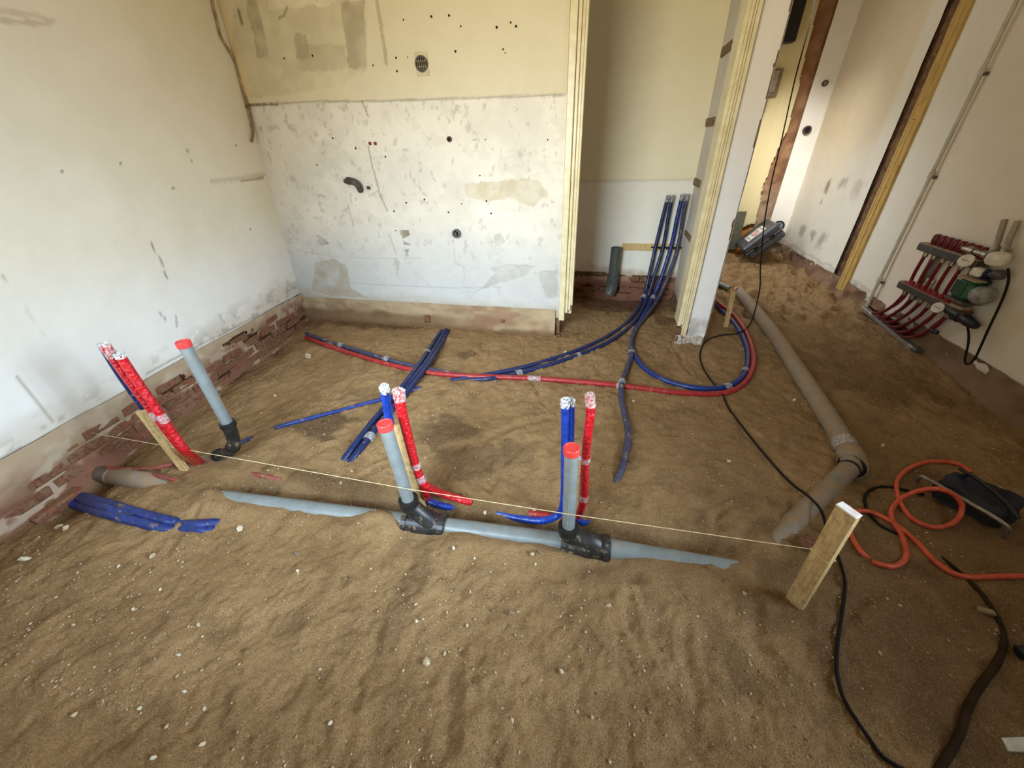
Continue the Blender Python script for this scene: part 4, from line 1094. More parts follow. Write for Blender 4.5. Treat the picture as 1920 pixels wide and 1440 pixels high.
# a wrap of clear tape by the elbow
i = len(Pq)-5; tapewrap(Pq, i, .051, .07, 18).build('tape_wrap', M_FILM, hp)
q0 = hub+d2*.030
L2 = float(np.linalg.norm(G(1440, 1033, .0)[:2]-q0[:2]))
bp = thing('branch_drain_pipe', 'shorter grey pipe leaving the elbow and diving into the sand by the stake', 'drain pipe', q0+d2*L2/2)
MB().tube([q0, q0+d2*L2*.5+np.array([0, 0, -.008]), q0+d2*L2*.8+np.array([0, 0, -.028]), q0+d2*(L2+.05)+np.array([0, 0, -.065])], .044, 20).build('pipe', M_GREYD, bp)
MB().ring(q0+d2*.034, q0+d2*.048, .0455, .043, 22).build('chamfer_line', M_DARK, bp)
c0 = G(1344, 530, .03); c1 = G(1367, 541, .03)
tag(MB().tube([c0-np.array([.06, -.03, 0]), c0, c1], .026, 14).build('conduit_stub', M_GREY, None, c1), 'short pale grey conduit end in the hall sand beside the door frame', 'conduit')
tag(MB().lathe(G(1379, 545, .04), (.3, -.6, .3), [(0, .02), (.004, .034), (.02, .036), (.034, .030)], 14).build('copper_ring', simple('copper_paper', lin((206, 150, 116)), lin((180, 120, 90)), .5), None, G(1379, 545)), 'small copper coloured ring at the far end of the hall pipe', 'ring')

# ================================================================== string line
pA = onl(168, 811, .012); pE = k4t+(k4b-k4t)*.42
nrm4 = k4R[:, 1]
pts = [pA]
for (px, py, Tt) in ((766, 917, T1), (1066, 964, T2)):
    pts.append(ony(px, py, Tt[1]-.0285))
pe_ = A(1524, 1030, k4b[1]-.012)
pts.append(pe_)
ln = thing('string_line', 'thin pale mason line stretched from the left wall to the right stake', 'string', pE)
MB().tube(pts, .0014, 6).build('cord', M_STRING, ln)
kc = k4b+(k4t-k4b)*(np.linalg.norm(A(1535, 1040, k4b[1])-k4b)/np.linalg.norm(k4t-k4b))
m_ = MB(); a_, b_ = .0555/2+.001, .0275/2+.001
loop = [kc+k4R@np.array([sx*a_, sy*b_, .0015*i]) for i, (sx, sy) in enumerate(((-1, -1), (1, -1), (1, 1), (-1, 1), (-1, -1)))]
m_.tube(loop, .0014, 6).build('knot', M_STRING, ln)

# ================================================================== cables and hose
def onpix(lst, ox, oy, k): return [(ox+k*p[0], oy+k*p[1], p[2] if len(p) > 2 else 0) for p in lst]
ych = 3.35
cab = [ony(1533, -40, 4.9), ony(1522, 30, 4.8), ony(1491, 147, 4.6), ony(1466, 260, 4.4), ony(1447, 340, 4.2), ony(1433, 420, 4.0), ony(1426, 500, 3.8), ony(1424, 545, 3.68)]
gnd = [G(*p, .010+(p[2] if len(p) > 2 else 0)) if False else G(p[0], p[1], .008+(p[2] if len(p) > 2 else 0)) for p in [(1408, 604, .03), (1385, 624, .035), (1350, 629), (1326, 638), (1313, 660), (1316, 685), (1332, 712), (1352, 735, .005), (1366, 765), (1388, 795), (1430, 848, .004), (1480, 903, .006), (1515, 930, .012), (1540, 958, .04), (1552, 1000), (1570, 1040), (1584, 1090), (1580, 1140), (1571, 1200), (1569, 1260), (1582, 1310), (1606, 1350), (1630, 1385), (1656, 1420), (1700, 1446)]]
tag(MB().tube(smooth_path(cab+gnd, .02), .0054, 8).build('black_cable', M_CABLE, None, gnd[0]), 'thin black cable hanging in the hall and winding over the sand past the stake', 'cable')
P = gpath([(1742, 1028, -.012), (1775, 1052), (1810, 1082), (1845, 1118), (1872, 1162), (1883, 1200), (1868, 1245), (1838, 1285), (1815, 1325), (1800, 1375), (1775, 1420), (1755, 1450)], .011, .45)
tag(MB().tube(P, [.005+.005*min(1, k/(len(P)*.5)) for k in range(len(P))], 10).build('dusty_cable', M_CABLED, None, P[len(P)//2]), 'thick dusty cable curving through the dark sand at the far right', 'cable')
P = gpath([(1690, 1005, -.01), (1650, 985), (1625, 955), (1622, 930), (1640, 915), (1670, 913), (1705, 921), (1732, 928)], .0065, .8)
tag(MB().tube(P, .0060, 8).build('black_cable', M_CABLE, None, P[0]), 'short loop of black cable left of the dark bag inside the orange hose', 'cable')
k = .4583
h1 = onpix([(1420, 655), (1309, 656), (1190, 657), (1090, 660), (1010, 640), (930, 580), (860, 505), (770, 435), (690, 395), (640, 388)], 1320, 780, k)
h2 = onpix([(592, 462), (612, 510), (652, 566)], 1320, 780, k)
h3 = onpix([(700, 600), (760, 616), (806, 604), (828, 565), (810, 490), (772, 430), (768, 382), (808, 336), (885, 304, .07), (960, 298, .10), (1022, 322, .09), (1056, 366, .05), (1040, 420, .01), (985, 452), (920, 452), (852, 420), (806, 360), (787, 290), (800, 248), (850, 208), (920, 187), (1000, 188), (1058, 204), (1090, 232)], 1320, 780, k)
hd = list(h1)+[(1588, 966, -.002), (1586, 980, 0)]+list(h2)+[(1636, 1052, -.03)]+list(h3)
L_ = []
for i, p in enumerate(hd): L_.append(p)
P = [G(p[0], p[1], .009+p[2]) for p in L_]
hz = thing('orange_hose', 'thin orange air hose looped on the dark sand at the right', 'hose', P[3])
# where the hose crosses the bag handle it rides higher
PP = smooth_path(P, .02)
MB().tube(PP, .0098, 10).build('tube', M_ORANGE, hz)

# ================================================================== dark bag / bucket with a grey handle
bc = G(1812, 955); bx, by = bc[0]+.035, bc[1]+.035; bz = gz(bx, by)-.01
bg = thing('tool_bag', 'dark blue-black slumped tool bag with a grey bar handle on the right', 'bag', (bx, by, bz))
ang = math.atan2(*(lambda a, b: (b[1]-a[1], b[0]-a[0]))(G(1735, 925), G(1852, 985)))
Rb = rotz(ang)
m_ = MB(); nr, nc = 9, 28; Vb = []
rg = np.random.default_rng(4)
for i in range(nr):
    f = i/(nr-1); h = .115*f
    sc = 1.0-.10*f**2 if f < .8 else 1.0-.10*f**2-.25*((f-.8)/.2)**2
    for j in range(nc):
        a = 2*math.pi*j/nc
        ca, sa = math.cos(a), math.sin(a)
        rx = .118*np.sign(ca)*abs(ca)**.65*sc; ry = .105*np.sign(sa)*abs(sa)**.7*sc
        w = .010*math.sin(5*a+3*f*2)*f+.006*math.sin(9*a)
        hh = h+.018*math.sin(2*a+.6)*f
        Vb.append(np.array([bx, by, bz])+Rb@np.array([rx+w, ry+w, hh]))
Fb = []
for i in range(nr-1):
    for j in range(nc):
        j2 = (j+1) % nc; Fb.append((i*nc+j, i*nc+j2, (i+1)*nc+j2, (i+1)*nc+j))
m_.add(Vb, Fb, True)
# slumped open top: dips into the bag
c_in = [np.array([bx, by, bz])+Rb@np.array([.135*.55*math.cos(2*math.pi*j/nc), .105*.5*math.sin(2*math.pi*j/nc), .085+.012*math.sin(6*math.pi*j/nc)]) for j in range(nc)]
o_ = len(m_.v); top0 = (nr-1)*nc
m_.v += [tuple(map(float, p)) for p in c_in]
for j in range(nc):
    j2 = (j+1) % nc; m_.f.append((top0+j, top0+j2, o_+j2, o_+j)); m_.sm.append(True)
m_.f.append(tuple(o_+j for j in range(nc))); m_.sm.append(False)
m_.build('bag_body', M_DBLUE, bg)
hA, hB = Rb@np.array([-.175, -.085, .075]), Rb@np.array([.165, -.115, .06])
c3 = np.array([bx, by, bz])
hp_ = [c3+Rb@np.array(p) for p in ((-.165, -.06, .02), (-.162, -.085, .070), (-.12, -.105, .088), (0, -.118, .092), (.10, -.118, .086), (.138, -.112, .066), (.142, -.10, .02))]
o = MB().tube(smooth_path(hp_, .02), .0085, 10).build('bar_handle', M_ALU, bg); o['label'] = 'grey bar handle'
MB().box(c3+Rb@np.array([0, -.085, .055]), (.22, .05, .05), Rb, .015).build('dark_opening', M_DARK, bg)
MB().tube(smooth_path([c3+Rb@np.array(p) for p in ((-.10, .05, .118), (-.02, .0, .135), (.06, -.03, .125), (.13, -.06, .10))], .02), .008, 8).build('strap', M_BLACK, bg)

# ================================================================== loose pieces lower right
c0 = G(1902, 1400)
mb = MB(); q = [G(1878, 1383, .006), G(1960, 1380, .006), G(1965, 1412, .006), G(1892, 1408, .006)]
mb.add([p for p in q]+[p-np.array([0, 0, .008]) for p in q], [(0, 1, 2, 3), (7, 6, 5, 4), (0, 4, 5, 1), (1, 5, 6, 2), (2, 6, 7, 3), (3, 7, 4, 0)])
tag(mb.build('tile_shard', simple('pale_tile', lin((206, 204, 196)), lin((182, 180, 172)), .5), None, c0), 'pale flat tile shard at the lower right edge', 'tile')
p = G(1849, 1146, .006)
tag(MB().box(p, (.045, .020, .014), rotz(-.15), .003).build('wood_offcut', simple('offcut', lin((150, 132, 96)), lin((122, 104, 74)), .8), None, p), 'small wood offcut lying inside the curve of the dusty cable', 'wood')
p = G(1921, 1221, .02)
o = thing('hose_coupling', 'black coupling end at the right edge of the sand', 'coupling', p)
MB().lathe(p+np.array([-.022, -.008, 0]), (1, .1, .1), [(0, .012), (.004, .019), (.03, .020), (.034, .024), (.06, .024)], 16).build('body', M_BLACK, o)
MB().tube([p+np.array([-.01, -.012, -.018]), p+np.array([.06, -.008, -.018])], .005, 8).build('pin', M_ALU, o)
p = G(1512, 1017, .012)
tag(MB().box(p, (.07, .05, .03), rotz(.5), .008).build('brick_fragment', M_BRICK, None, p), 'red brick fragment half buried behind the string stake', 'brick')
for (px, py, s, a, lab) in ((160, 1290, 0, 0, ''),):
    pass

# ================================================================== fittings on the back wall
v0 = ony(791, 120, YB-.012)
vt = thing('wall_vent', 'small round black vent grille in a square plate on the back wall', 'vent', (v0[0], YB-.012, v0[2]))
MB().box((v0[0], YB-.013, v0[2]), (.088, .006, .125), None, .002).build('plate', simple('vent_plate', lin((204, 192, 156)), lin((190, 178, 142)), .6), vt)
rg_ = MB().ring((v0[0], YB-.024, v0[2]), (v0[0], YB-.014, v0[2]), .044, .036, 24).build('rim', M_OLDPIPE, vt)
MB().cyl((v0[0], YB-.0175, v0[2]), (v0[0], YB-.015, v0[2]), .037, n=20).build('dark_opening', M_DARK, vt)
mg = simple('grille_grey', lin((150, 138, 106)), lin((120, 108, 80)), .6)
for k in range(-2, 3):
    h = math.sqrt(max(0, .036**2-(k*.0135)**2))
    MB().box((v0[0]+k*.0135, YB-.0205, v0[2]), (.004, .004, 2*h-.002)).build('slat', mg, vt)
for k in (-1, 1): MB().box((v0[0], YB-.0195, v0[2]+k*.014), (.066, .003, .004)).build('slat', mg, vt)
# curved black pipe outlet
w0 = ony(646, 340, YB-.02)
wo = thing('wall_elbow_pipe', 'curved dark plastic pipe end poking out of the back wall', 'pipe', w0)
P = smooth_path([ony(647, 340, YB-.012), ony(655, 339, YB-.030), ony(665, 342, YB-.040), ony(672, 349, YB-.034), ony(676, 357, YB-.004)], .01)
MB().tube(P, [.016+.008*min(1, k/6) for k in range(len(P))], 14).build('elbow', M_OLDPIPE, wo)
MB().ring(P[3], P[5], .027, .02).build('collar', M_OLDPIPE, wo)
w1_ = ony(691, 352, YB-.006)
m_ = MB().box(w1_, (.030, .018, .020), rotz(.1), .006); m_.v = [tuple(np.array(q)+np.random.default_rng(i).normal(0, .002, 3)) for i, q in enumerate(m_.v)]
tag(m_.build('pipe_remnant', M_OLDPIPE, None, w1_), 'broken dark plug in the back wall just right of the curved pipe', 'plug')
def stub(px, py, ro, label, mat, name='pipe_stub', depth=.03):
    q = ony(px, py, YB)
    o = thing(name, label, 'pipe', (q[0], YB-.01, q[2]))
    MB().ring((q[0], YB-depth, q[2]), (q[0], YB+.01, q[2]), ro, ro*.62, 20).build('sleeve', mat, o)
    MB().cyl((q[0], YB-.004, q[2]), (q[0], YB+.004, q[2]), ro*.64, n=16).build('dark_opening', M_DARK, o)
    return o, q
o, q = stub(857, 437, .033, 'round dark pipe stub low on the back wall', M_GREYK)
MB().lathe((q[0]-.006, YB-.022, q[2]-.004), (0, -1, 0), [(0, .016), (.010, .016), (.012, .010), (.008, .008)], 14).build('inner_pipe', M_OLDPIPE, o)
stub(843, 261, .018, 'small brown pipe stub in the middle of the back wall', M_PLUG, depth=.012)

# ---- cable in the top left corner
P = [onl(x, y, .012) for x, y in ((392, -60), (398, 0), (407, 40), (414, 68), (428, 92), (441, 115), (449, 145), (458, 180), (464, 200), (470, 225), (474, 248), (472, 266))]
pc = []
for p in P:
    pc.append(np.array([min(max(p[0], left_x(p[1], p[2])+.012), 9), min(p[1], YB-.018), p[2]]))
cw = thing('wall_cable', 'old beige cable running down the left corner of the back wall', 'cable', pc[6])
MB().tube(smooth_path(pc, .02), .0085, 8).build('sheath', simple('beige_cable', lin((176, 158, 116)), lin((132, 112, 78)), .6, scale=20), cw)
P2 = [p+np.array([.012, -.004, 0]) for p in pc[7:]]
MB().tube(smooth_path(P2, .02), .0045, 8).build('thin_wire', simple('wire_brown', lin((128, 106, 72)), None, .6), cw)
MB().box(pc[8], (.03, .02, .02), None, .004).build('cable_clip', simple('rust_clip', lin((112, 86, 54)), None, .7), cw)

# ---- conduit with joints in the corner of the right wall, and duct on the ground
yc = 3.935
co = thing('corner_conduit', 'thin painted conduit with joints running down the right wall', 'conduit', (XR-.03, yc, .2))
zt_, zb_ = 2.74, .07
MB().cyl((XR-.026, yc, zb_), (XR-.026, yc, zt_), .013, n=12).build('tube', M_CONDUIT, co)
for px, py in ((1849, 133), (1756, 329), (1653, 527)):
    z = onx(px, py, XR-.026)[2]
    c_ = MB().ring((XR-.026, yc, z-.022), (XR-.026, yc, z+.022), .0185, .012, 14).build('joint', M_CONDUIT, co)
    MB().box((XR-.012, yc-.024, z-.014), (.022, .030, .020), None, .003).build('clip', M_OLDPIPE, co)
g0, g1 = onx(1629, 608, XR-.05), G(1698, 652, .02)
du = thing('floor_duct', 'grey metal edge strip lying at the wall foot below the red pipes', 'duct', (g0+g1)/2)
a_ = np.array([XR-.045, 3.93, .055]); b_ = np.array([XR-.06, 3.12, .012])
Rm = basis(unit(b_-a_), (0, 0, 1))
MB().box((a_+b_)/2, (.035, .045, np.linalg.norm(b_-a_)), Rm, .006).build('strip', M_GALV, du)
MB().box(b_+np.array([0, .02, .0]), (.05, .06, .06), Rm, .01).build('end_bracket', M_OLDPIPE, du)

# ================================================================== underfloor heating manifold
XM = XR-.085
mf = thing('heating_manifold', 'wall mounted heating manifold with maroon caps, green pump and red loops', 'manifold', (XR-.06, 3.3, .35))
def mp(px, py, x=XM): return onx(px, py, x)
zl = (mp(1690, 533)[2]+mp(1769, 570)[2])/2; zu = (mp(1729, 460)[2]+mp(1807, 489)[2])/2
yl0, yl1 = mp(1690, 533)[1], 2.90
yu0, yu1 = mp(1729, 460)[1], 3.02
for nm, y0, y1, z in (('upper_bar', yu0, yu1, zu), ('lower_bar', yl0, yl1, zl)):
    o = MB().box((XM, (y0+y1)/2, z), (.058, y0-y1, .050), None, .005).build(nm, M_DKBAR, mf)
    MB().box((XM, (y0+y1)/2, z+.0265), (.052, y0-y1-.01, .005), None, .002).sub('dusty_top', M_TAN if nm == 'upper_bar' else simple('red_dust_top', lin((150, 62, 50)), lin((120, 48, 40)), .7), o)
# brackets behind
for y in (yu0-.10, yu1+.05): MB().box((XR-.030, y, (zl+zu)/2-.01), (.05, .03, zu-zl+.16), None, .004).build('bracket', M_GALV, mf)
for k in range(9):
    y = yu0-.085-.060*k
    c_ = MB().lathe((XM+.012, y, zu+.028), (0, 0, 1), [(0, .014), (.006, .021), (.035, .025), (.062, .024), (.072, .016)], 12).build('actuator_cap', M_MAROON, mf)
    y2 = yl0-.10-.062*k
    MB().lathe((XM, y2, zl+.028), (0, 0, 1), [(0, .010), (.004, .016), (.020, .016), (.026, .008)], 10).build('valve_cap', simple('red_valve', lin((150, 34, 34)), lin((116, 24, 26)), .45), mf)
for k in range(3):
    y2 = yl0-.13-.055*k
    MB().lathe((XM+.02, y2, zl+.035), (.1, 0, 1), [(0, .009), (.040, .009), (.044, .014), (.070, .014)], 10).build('flow_meter', M_BRASS, mf)
hz_ = gz(XR-.02, 3.8)
for k in range(6):
    # upper loops: drop behind the lower bar and on to the hole in the wall foot
    y = yu0-.085-.088*k
    P = [(XM-.004, y, zu-.025), (XM-.002, y+.012, zu-.14), (XM+.010, y+.028, zl+.06), (XM+.030, y+.034, zl-.06), (XM+.034, y+.08, zl-.16), (XM+.046, y+.20, .085), (XR+.05, 3.52+.055*k*.8, .045)]
    o = MB().tube(smooth_path(P, .02), .0112, 10).build('return_loop', M_MPIPE, mf)
    MB().lathe((XM-.004, y, zu-.025), (0, 0, -1), [(0, .016), (.028, .016), (.034, .0135)], 10).sub('nut', M_BRASS, o)
for k in range(6):
    y = yl0-.095-.092*k
    P = [(XM-.010, y, zl-.025), (XM-.012, y+.006, zl-.075), (XM-.012, y+.045, zl-.16), (XM-.008, y+.13+.006*k, .135-.006*k), (XM+.012, y+.26+.008*k, .078-.006*k), (XR+.04, min(y+.46, 3.88)-.02*k, .050)]
    o = MB().tube(smooth_path(P, .02), .0118, 10).build('supply_loop', M_MPIPE, mf)
    MB().lathe((XM-.010, y, zl-.025), (0, 0, -1), [(0, .016), (.028, .016), (.034, .0140)], 10).sub('nut', M_BRASS, o)
# thermometers
def dial(px, py, r, nm='thermometer'):
    q = mp(px, py, XM-.045)
    d = unit(np.array([-1, -.55, .35]))
    o = MB().lathe(q-d*.02, d, [(0, r*.7), (.006, r), (.028, r), (.032, r*.92)], 18).build(nm, M_WHITEP, mf)
    MB().box(q+d*.0125, (r*1.1, .003, .0015), basis(d, (0, 1, 0))).sub('needle', M_BLACK, o)
dial(1812, 489, .040); dial(1759, 577, .036)
q = mp(1872, 485, XM-.02)
o = MB().lathe(q-np.array([0, 0, .035]), (-.15, -.1, 1), [(0, .030), (.010, .046), (.045, .048), (.062, .044), (.070, .030)], 20).build('thermostat_head', M_WHITEP, mf)
for k in range(8): 
    a = k*math.pi/4; MB().box(q+np.array([.047*math.cos(a)-.004, .047*math.sin(a), .0]), (.006, .006, .04), rotz(a)).sub('ridge', M_WHITEP, o)
q = mp(1836, 510, XM-.02)
MB().box(q, (.06, .06, .05), rotz(.4), .008).build('mixing_valve_cap', M_WHITEP, mf)
q = mp(1824, 527, XM); MB().lathe(q-np.array([0, .04, .0]), (0, 1, 0), [(0, .024), (.03, .030), (.07, .030), (.08, .02)], 14).build('valve_body', simple('pale_valve', lin((176, 160, 150)), None, .5), mf)
q = mp(1850, 513, XM); MB().lathe(q+np.array([0, .05, 0]), (0, -1, 0), [(0, .022), (.02, .027), (.07, .027), (.072, .020), (.12, .020)], 14).build('blue_union', simple('dark_blue_union', lin((34, 34, 62)), None, .5), mf)
q = mp(1874, 515, XM); MB().lathe(q+np.array([0, .03, 0]), (0, -1, 0), [(0, .024), (.02, .024), (.022, .029), (.05, .029), (.06, .02)], 12).build('brass_union', M_OLDPIPE, mf)
q = mp(1835, 470, XM); MB().lathe(q+np.array([0, .11, -.01]), (0, -1, 0), [(0, .020), (.05, .020), (.052, .028), (.09, .028), (.092, .019), (.17, .019), (.172, .026), (.20, .026)], 12).build('brass_union', M_BRASS, mf)
# pump
q = mp(1817, 543, XM-.02)
Rp = rotz(.0)
pm = MB().box(q, (.105, .13, .125), Rp, .022).build('pump_housing', M_GREEN, mf)
MB().box(q+np.array([-.054, .01, .01]), (.006, .09, .085), None, .003).sub('pump_plate', simple('dark_green_plate', lin((22, 66, 40)), None, .5), pm)
MB().box(q+np.array([0, .0, .068]), (.10, .15, .012), None, .004).build('pump_flange', M_TAN, mf)
MB().box(q+np.array([0, .0, -.072]), (.11, .16, .016), None, .004).build('pump_flange', M_OLDPIPE, mf)
qm = mp(1846, 556, XM-.02)
MB().lathe(qm+np.array([0, .04, 0]), (-.25, -1, .05), [(0, .052), (.03, .056), (.06, .052), (.085, .030), (.09, .012)], 20).build('pump_motor', simple('grey_motor', lin((150, 146, 140)), lin((110, 106, 102)), .45), mf)
q = mp(1838, 528, XM)
MB().lathe(q+np.array([0, .06, .02]), (0, -1, -.1), [(0, .018), (.05, .022), (.10, .020), (.13, .012)], 12).build('black_coupling', M_BLACK, mf)
q = mp(1800, 590, XM)
MB().lathe((XM, q[1]+.11, zl-.01), (0, -1, -.08), [(0, .030), (.08, .034), (.085, .040), (.13, .040), (.135, .030), (.20, .032), (.26, .022)], 14).build('black_coupling', M_BLACK, mf)
MB().box(mp(1800, 575, XM-.02), (.06, .09, .02), rotz(.1), .004).build('tan_bracket', M_TAN, mf)
q = mp(1752, 622, XM-.02); MB().box(q, (.03, .05, .022), rotz(.2), .006).build('black_clip', M_BLACK, mf)
# power lead hanging below
P = [mp(1803, 600, XM-.01), mp(1814, 612, XM+.01), mp(1816, 640, XM+.02), mp(1809, 675, XM+.03), mp(1814, 683, XM+.03), mp(1828, 672, XM+.03), mp(1852, 620, XM+.03), mp(1880, 560, XM+.02), mp(1891, 525, XM+.01), mp(1890, 503, XM-.01)]
tag(MB().tube(smooth_path(P, .02), .0062, 8).build('power_lead', M_CABLE, mf), '', '') if False else MB().tube(smooth_path(P, .02), .0062, 8).build('power_lead', M_CABLE, mf)
for dx in (0, 1):
    P = [mp(1862+22*dx, 478+4*dx, XM+.0), mp(1871+19*dx, 452+3*dx, XM+.03), mp(1884+25*dx, 412+2*dx, XM+.04), mp(1892+27*dx, 392+2*dx, XM+.05)]
    P[3][0] = XR-.03
    o = MB().tube(smooth_path(P[:3], .02), .0155, 12).build('flow_pipe', simple('braided_steel', lin((168, 158, 138)), lin((128, 118, 100)), .5, .4, scale=180, bump=.6, bscale=200), mf)
    MB().lathe(P[0], P[1]-P[0], [(0, .020), (.03, .024), (.05, .024), (.055, .017)], 12).sub('nut', M_BRASS, o)

# ================================================================== hall things
cc = G(1418, 462)
cs = thing('tool_case', 'dark grey plastic tool case with a white label lying in the hall', 'case', cc)
axx = unit([.10, .99, -.04]); uu = np.array([.68, -.07, .73]); uu = unit(uu-axx*np.dot(uu, axx)); ay = -uu
az = np.cross(axx, ay); Rc = np.array([axx, ay, az]).T
W_, D_, T_ = .58, .45, .20
a0 = EYE+ray(1393, 471)*5.95
ctr = a0+axx*W_/2+uu*D_/2
body = ctr-az*.075
lid = MB().box(body+az*.050, (W_, D_, T_*.46), Rc, .035).build('lid', M_CHAR, cs)
MB().box(body-az*.050, (W_*.985, D_*.985, T_*.5), Rc, .035).build('base_shell', M_CHAR, cs)
MB().box(body+az*.004, (W_*1.01, D_*1.01, .016), Rc, .004).build('seam', simple('seam_grey', lin((104, 104, 108)), None, .5), cs)
top = body+az*(.050+T_*.23)
lb = MB().box(top+az*.0012+axx*(-.03)+ay*(-.0), (.27, .23, .002), Rc).build('label_panel', M_PAPER, cs)
lb['label'] = 'white label with red lettering'
def flat_text(txt, at, xdir, zdir, size, mat, parent, name='lettering'):
    cu = bpy.data.curves.new(name, 'FONT'); cu.body = txt; cu.size = size; cu.align_x = 'CENTER'; cu.align_y = 'CENTER'; cu.extrude = .0006
    tmp = bpy.data.objects.new(name+'_tmp', cu); COL.objects.link(tmp)
    dg = bpy.context.evaluated_depsgraph_get(); dg.update()
    me = bpy.data.meshes.new_from_object(tmp.evaluated_get(dg))
    bpy.data.objects.remove(tmp); bpy.data.curves.remove(cu)
    x = unit(xdir); z = unit(zdir); y = np.cross(z, x)
    o = np.array(parent.parent.location, float)
    me.transform(Matrix(((x[0], y[0], z[0], at[0]-o[0]), (x[1], y[1], z[1], at[1]-o[1]), (x[2], y[2], z[2], at[2]-o[2]), (0, 0, 0, 1))))
    me.materials.clear(); me.materials.append(mat)
    ob = bpy.data.objects.new(name, me); COL.objects.link(ob); ob.parent = parent; return ob
flat_text('OSA', top+az*.003+axx*(-.03), -axx, az, .125, M_REDINK, lb)
for k in (-1, 1): MB().box(top+az*.003+axx*(-.03)+ay*.085*k, (.20, .012, .0012), Rc).sub('text_line', M_GREYINK, lb)
# moulded handle recess and handle
MB().box(top+az*.001+axx*.16-ay*.12, (.12, .08, .004), Rc, .001).build('handle_recess', M_BLACK, cs)
P = [top-ay*.175+axx*.10-az*.06, top-ay*.215+axx*.10-az*.06, top-ay*.215+axx*.24-az*.06, top-ay*.175+axx*.24-az*.06]
MB().tube(smooth_path(P, .02), .011, 10).build('carry_handle', M_CHAR, cs)
for sx in (-.10, .10): MB().box(body-axx*(W_/2+.004)+ay*sx+az*.004, (.016, .05, .055), Rc, .005).build('latch', M_BLACK, cs)
MB().box(body+ay*(D_/2+.004)-az*.03, (.16, .014, .05), Rc, .004).build('side_grip', M_BLACK, cs)
# round gauge/tape next to it
ap = onx(1460, 424, XR-.16)
tp_ = thing('round_gauge', 'small round black-rimmed gauge leaning in the hall corner above the case', 'gauge', ap)
dv = unit(EYE-ap+np.array([0, 0, -.4]))
MB().lathe(ap-dv*.05, dv, [(0, .05), (.01, .066), (.05, .068), (.06, .062)], 24).build('rim', M_BLACK, tp_)
MB().lathe(ap-dv*.02, dv, [(0, .04), (.032, .048), (.036, .044)], 22).build('face', simple('pale_face', lin((150, 160, 164)), lin((104, 114, 120)), .4, scale=30), tp_)
MB().box(ap+dv*.017+np.array([0, 0, .02]), (.03, .03, .006), basis(dv, (1, 0, 0)), .004).build('centre_knob', M_GREYK, tp_)
# black box and grey junction box high on the hall far wall
b0 = ony(1460, 82, YF-.06); b1 = ony(1508, 0, YF-.06)
bb = thing('meter_cupboard_box', 'black box high on the far hall wall beside the partition', 'box', ((b0[0]+b1[0])/2, YF-.06, b0[2]+.4))
xr_ = ony(1490, 72, YF-.06)[0]
MB().box((xr_-.20, YF-.06, b0[2]+.45), (.40, .12, .90), None, .006).build('case', M_BLACK, bb)
MB().box((xr_-.20, YF-.124, b0[2]+.45), (.34, .010, .82), None, .003).build('door_panel', M_BLACK, bb)
j0 = ony(1470, 128, YF-.03); j1 = ony(1440, 210, YF-.03)
jb = thing('grey_wall_panel', 'dusty grey metal patch panel half hidden behind the partition on the far hall wall', 'panel', ((j0[0]+j1[0])/2, YF-.02, (j0[2]+j1[2])/2))
zt2, zm2, zb2 = j0[2], ony(1455, 180, YF-.03)[2], j1[2]
MB().box((j0[0]-.14, YF-.022, (zt2+zm2)/2), (.28, .030, zt2-zm2), None, .004).build('back_plate', M_GREYD, jb)
MB().box((j0[0]-.09, YF-.045, (zt2+zm2)/2+.01), (.10, .03, (zt2-zm2)*.8), None, .012).build('cover', simple('smoky_cover', lin((176, 170, 150)), lin((150, 144, 124)), .3), jb)
MB().box((j0[0]-.19, YF-.020, (zb2+zm2)/2), (.22, .024, zm2-zb2+.01), None, .004).build('lower_plate', M_GREYD, jb)
# two fittings on the bright strip
for px, py, r, lab, nm in ((1547, 156, .030, 'small ring shaped socket high on the bright hall strip', 'wall_socket'), (1513, 244, .046, 'larger dark round hole lower on the bright hall strip', 'cable_outlet')):
    q = ony(px, py, YF-.01)
    o = thing(nm, lab, 'outlet', (q[0], YF-.012, q[2]))
    MB().ring((q[0], YF-.022, q[2]), (q[0], YF+.004, q[2]), r, r*.62, 18).build('rim', M_OLDPIPE, o)
    MB().cyl((q[0], YF-.012, q[2]), (q[0], YF-.008, q[2]), r*.66, n=16).build('core', M_DARK if r > .04 else M_GALV, o)
# greenish board leaning by the far wall
q = G(1383, 445)
tag(MB().box(ony(1378, 440, YF-.08)+np.array([-.06, 0, .05]), (.26, .03, .50), None, .006).build('green_board', simple('green_board', lin((110, 112, 96)), lin((92, 94, 78)), .8), None, q), 'dull green board standing against the far hall wall behind the case', 'board')

# ================================================================== stones
ICO = None
def stone_mesh(seed, mat):
    import bmesh
    bm = bmesh.new(); bmesh.ops.create_icosphere(bm, subdivisions=1, radius=1)
    r_ = np.random.default_rng(seed)
    for v in bm.verts: v.co *= 1+r_.normal(0, .14)
    me = bpy.data.meshes.new('stone'); bm.to_mesh(me); bm.free(); me.materials.append(mat); return me
SM = [stone_mesh(i, M_STONE if i < 3 else M_GREYSTONE if i < 5 else M_CHIP) for i in range(7)]
rs = np.random.default_rng(21)
big = {(800, 1240): 'largest pale stone, alone in the middle foreground', (558, 1038): 'round grey stone on the sand below the left tee and pipe',
       (910, 961): 'white-grey stone lying between the two black tees', (1140, 1135): 'pale stone alone right of centre, below the right tee'}
def put_stone(px, py, r, k, label, group=None):
    p = G(px, py, r*.35)
    o = bpy.data.objects.new('stone', SM[k]); COL.objects.link(o); o.location = tuple(p)
    o.scale = (r*rs.uniform(.8, 1.25), r*rs.uniform(.8, 1.2), r*rs.uniform(.6, .85)); o.rotation_euler = tuple(rs.uniform(0, 6, 3))
    tag(o, label, 'stone', group)
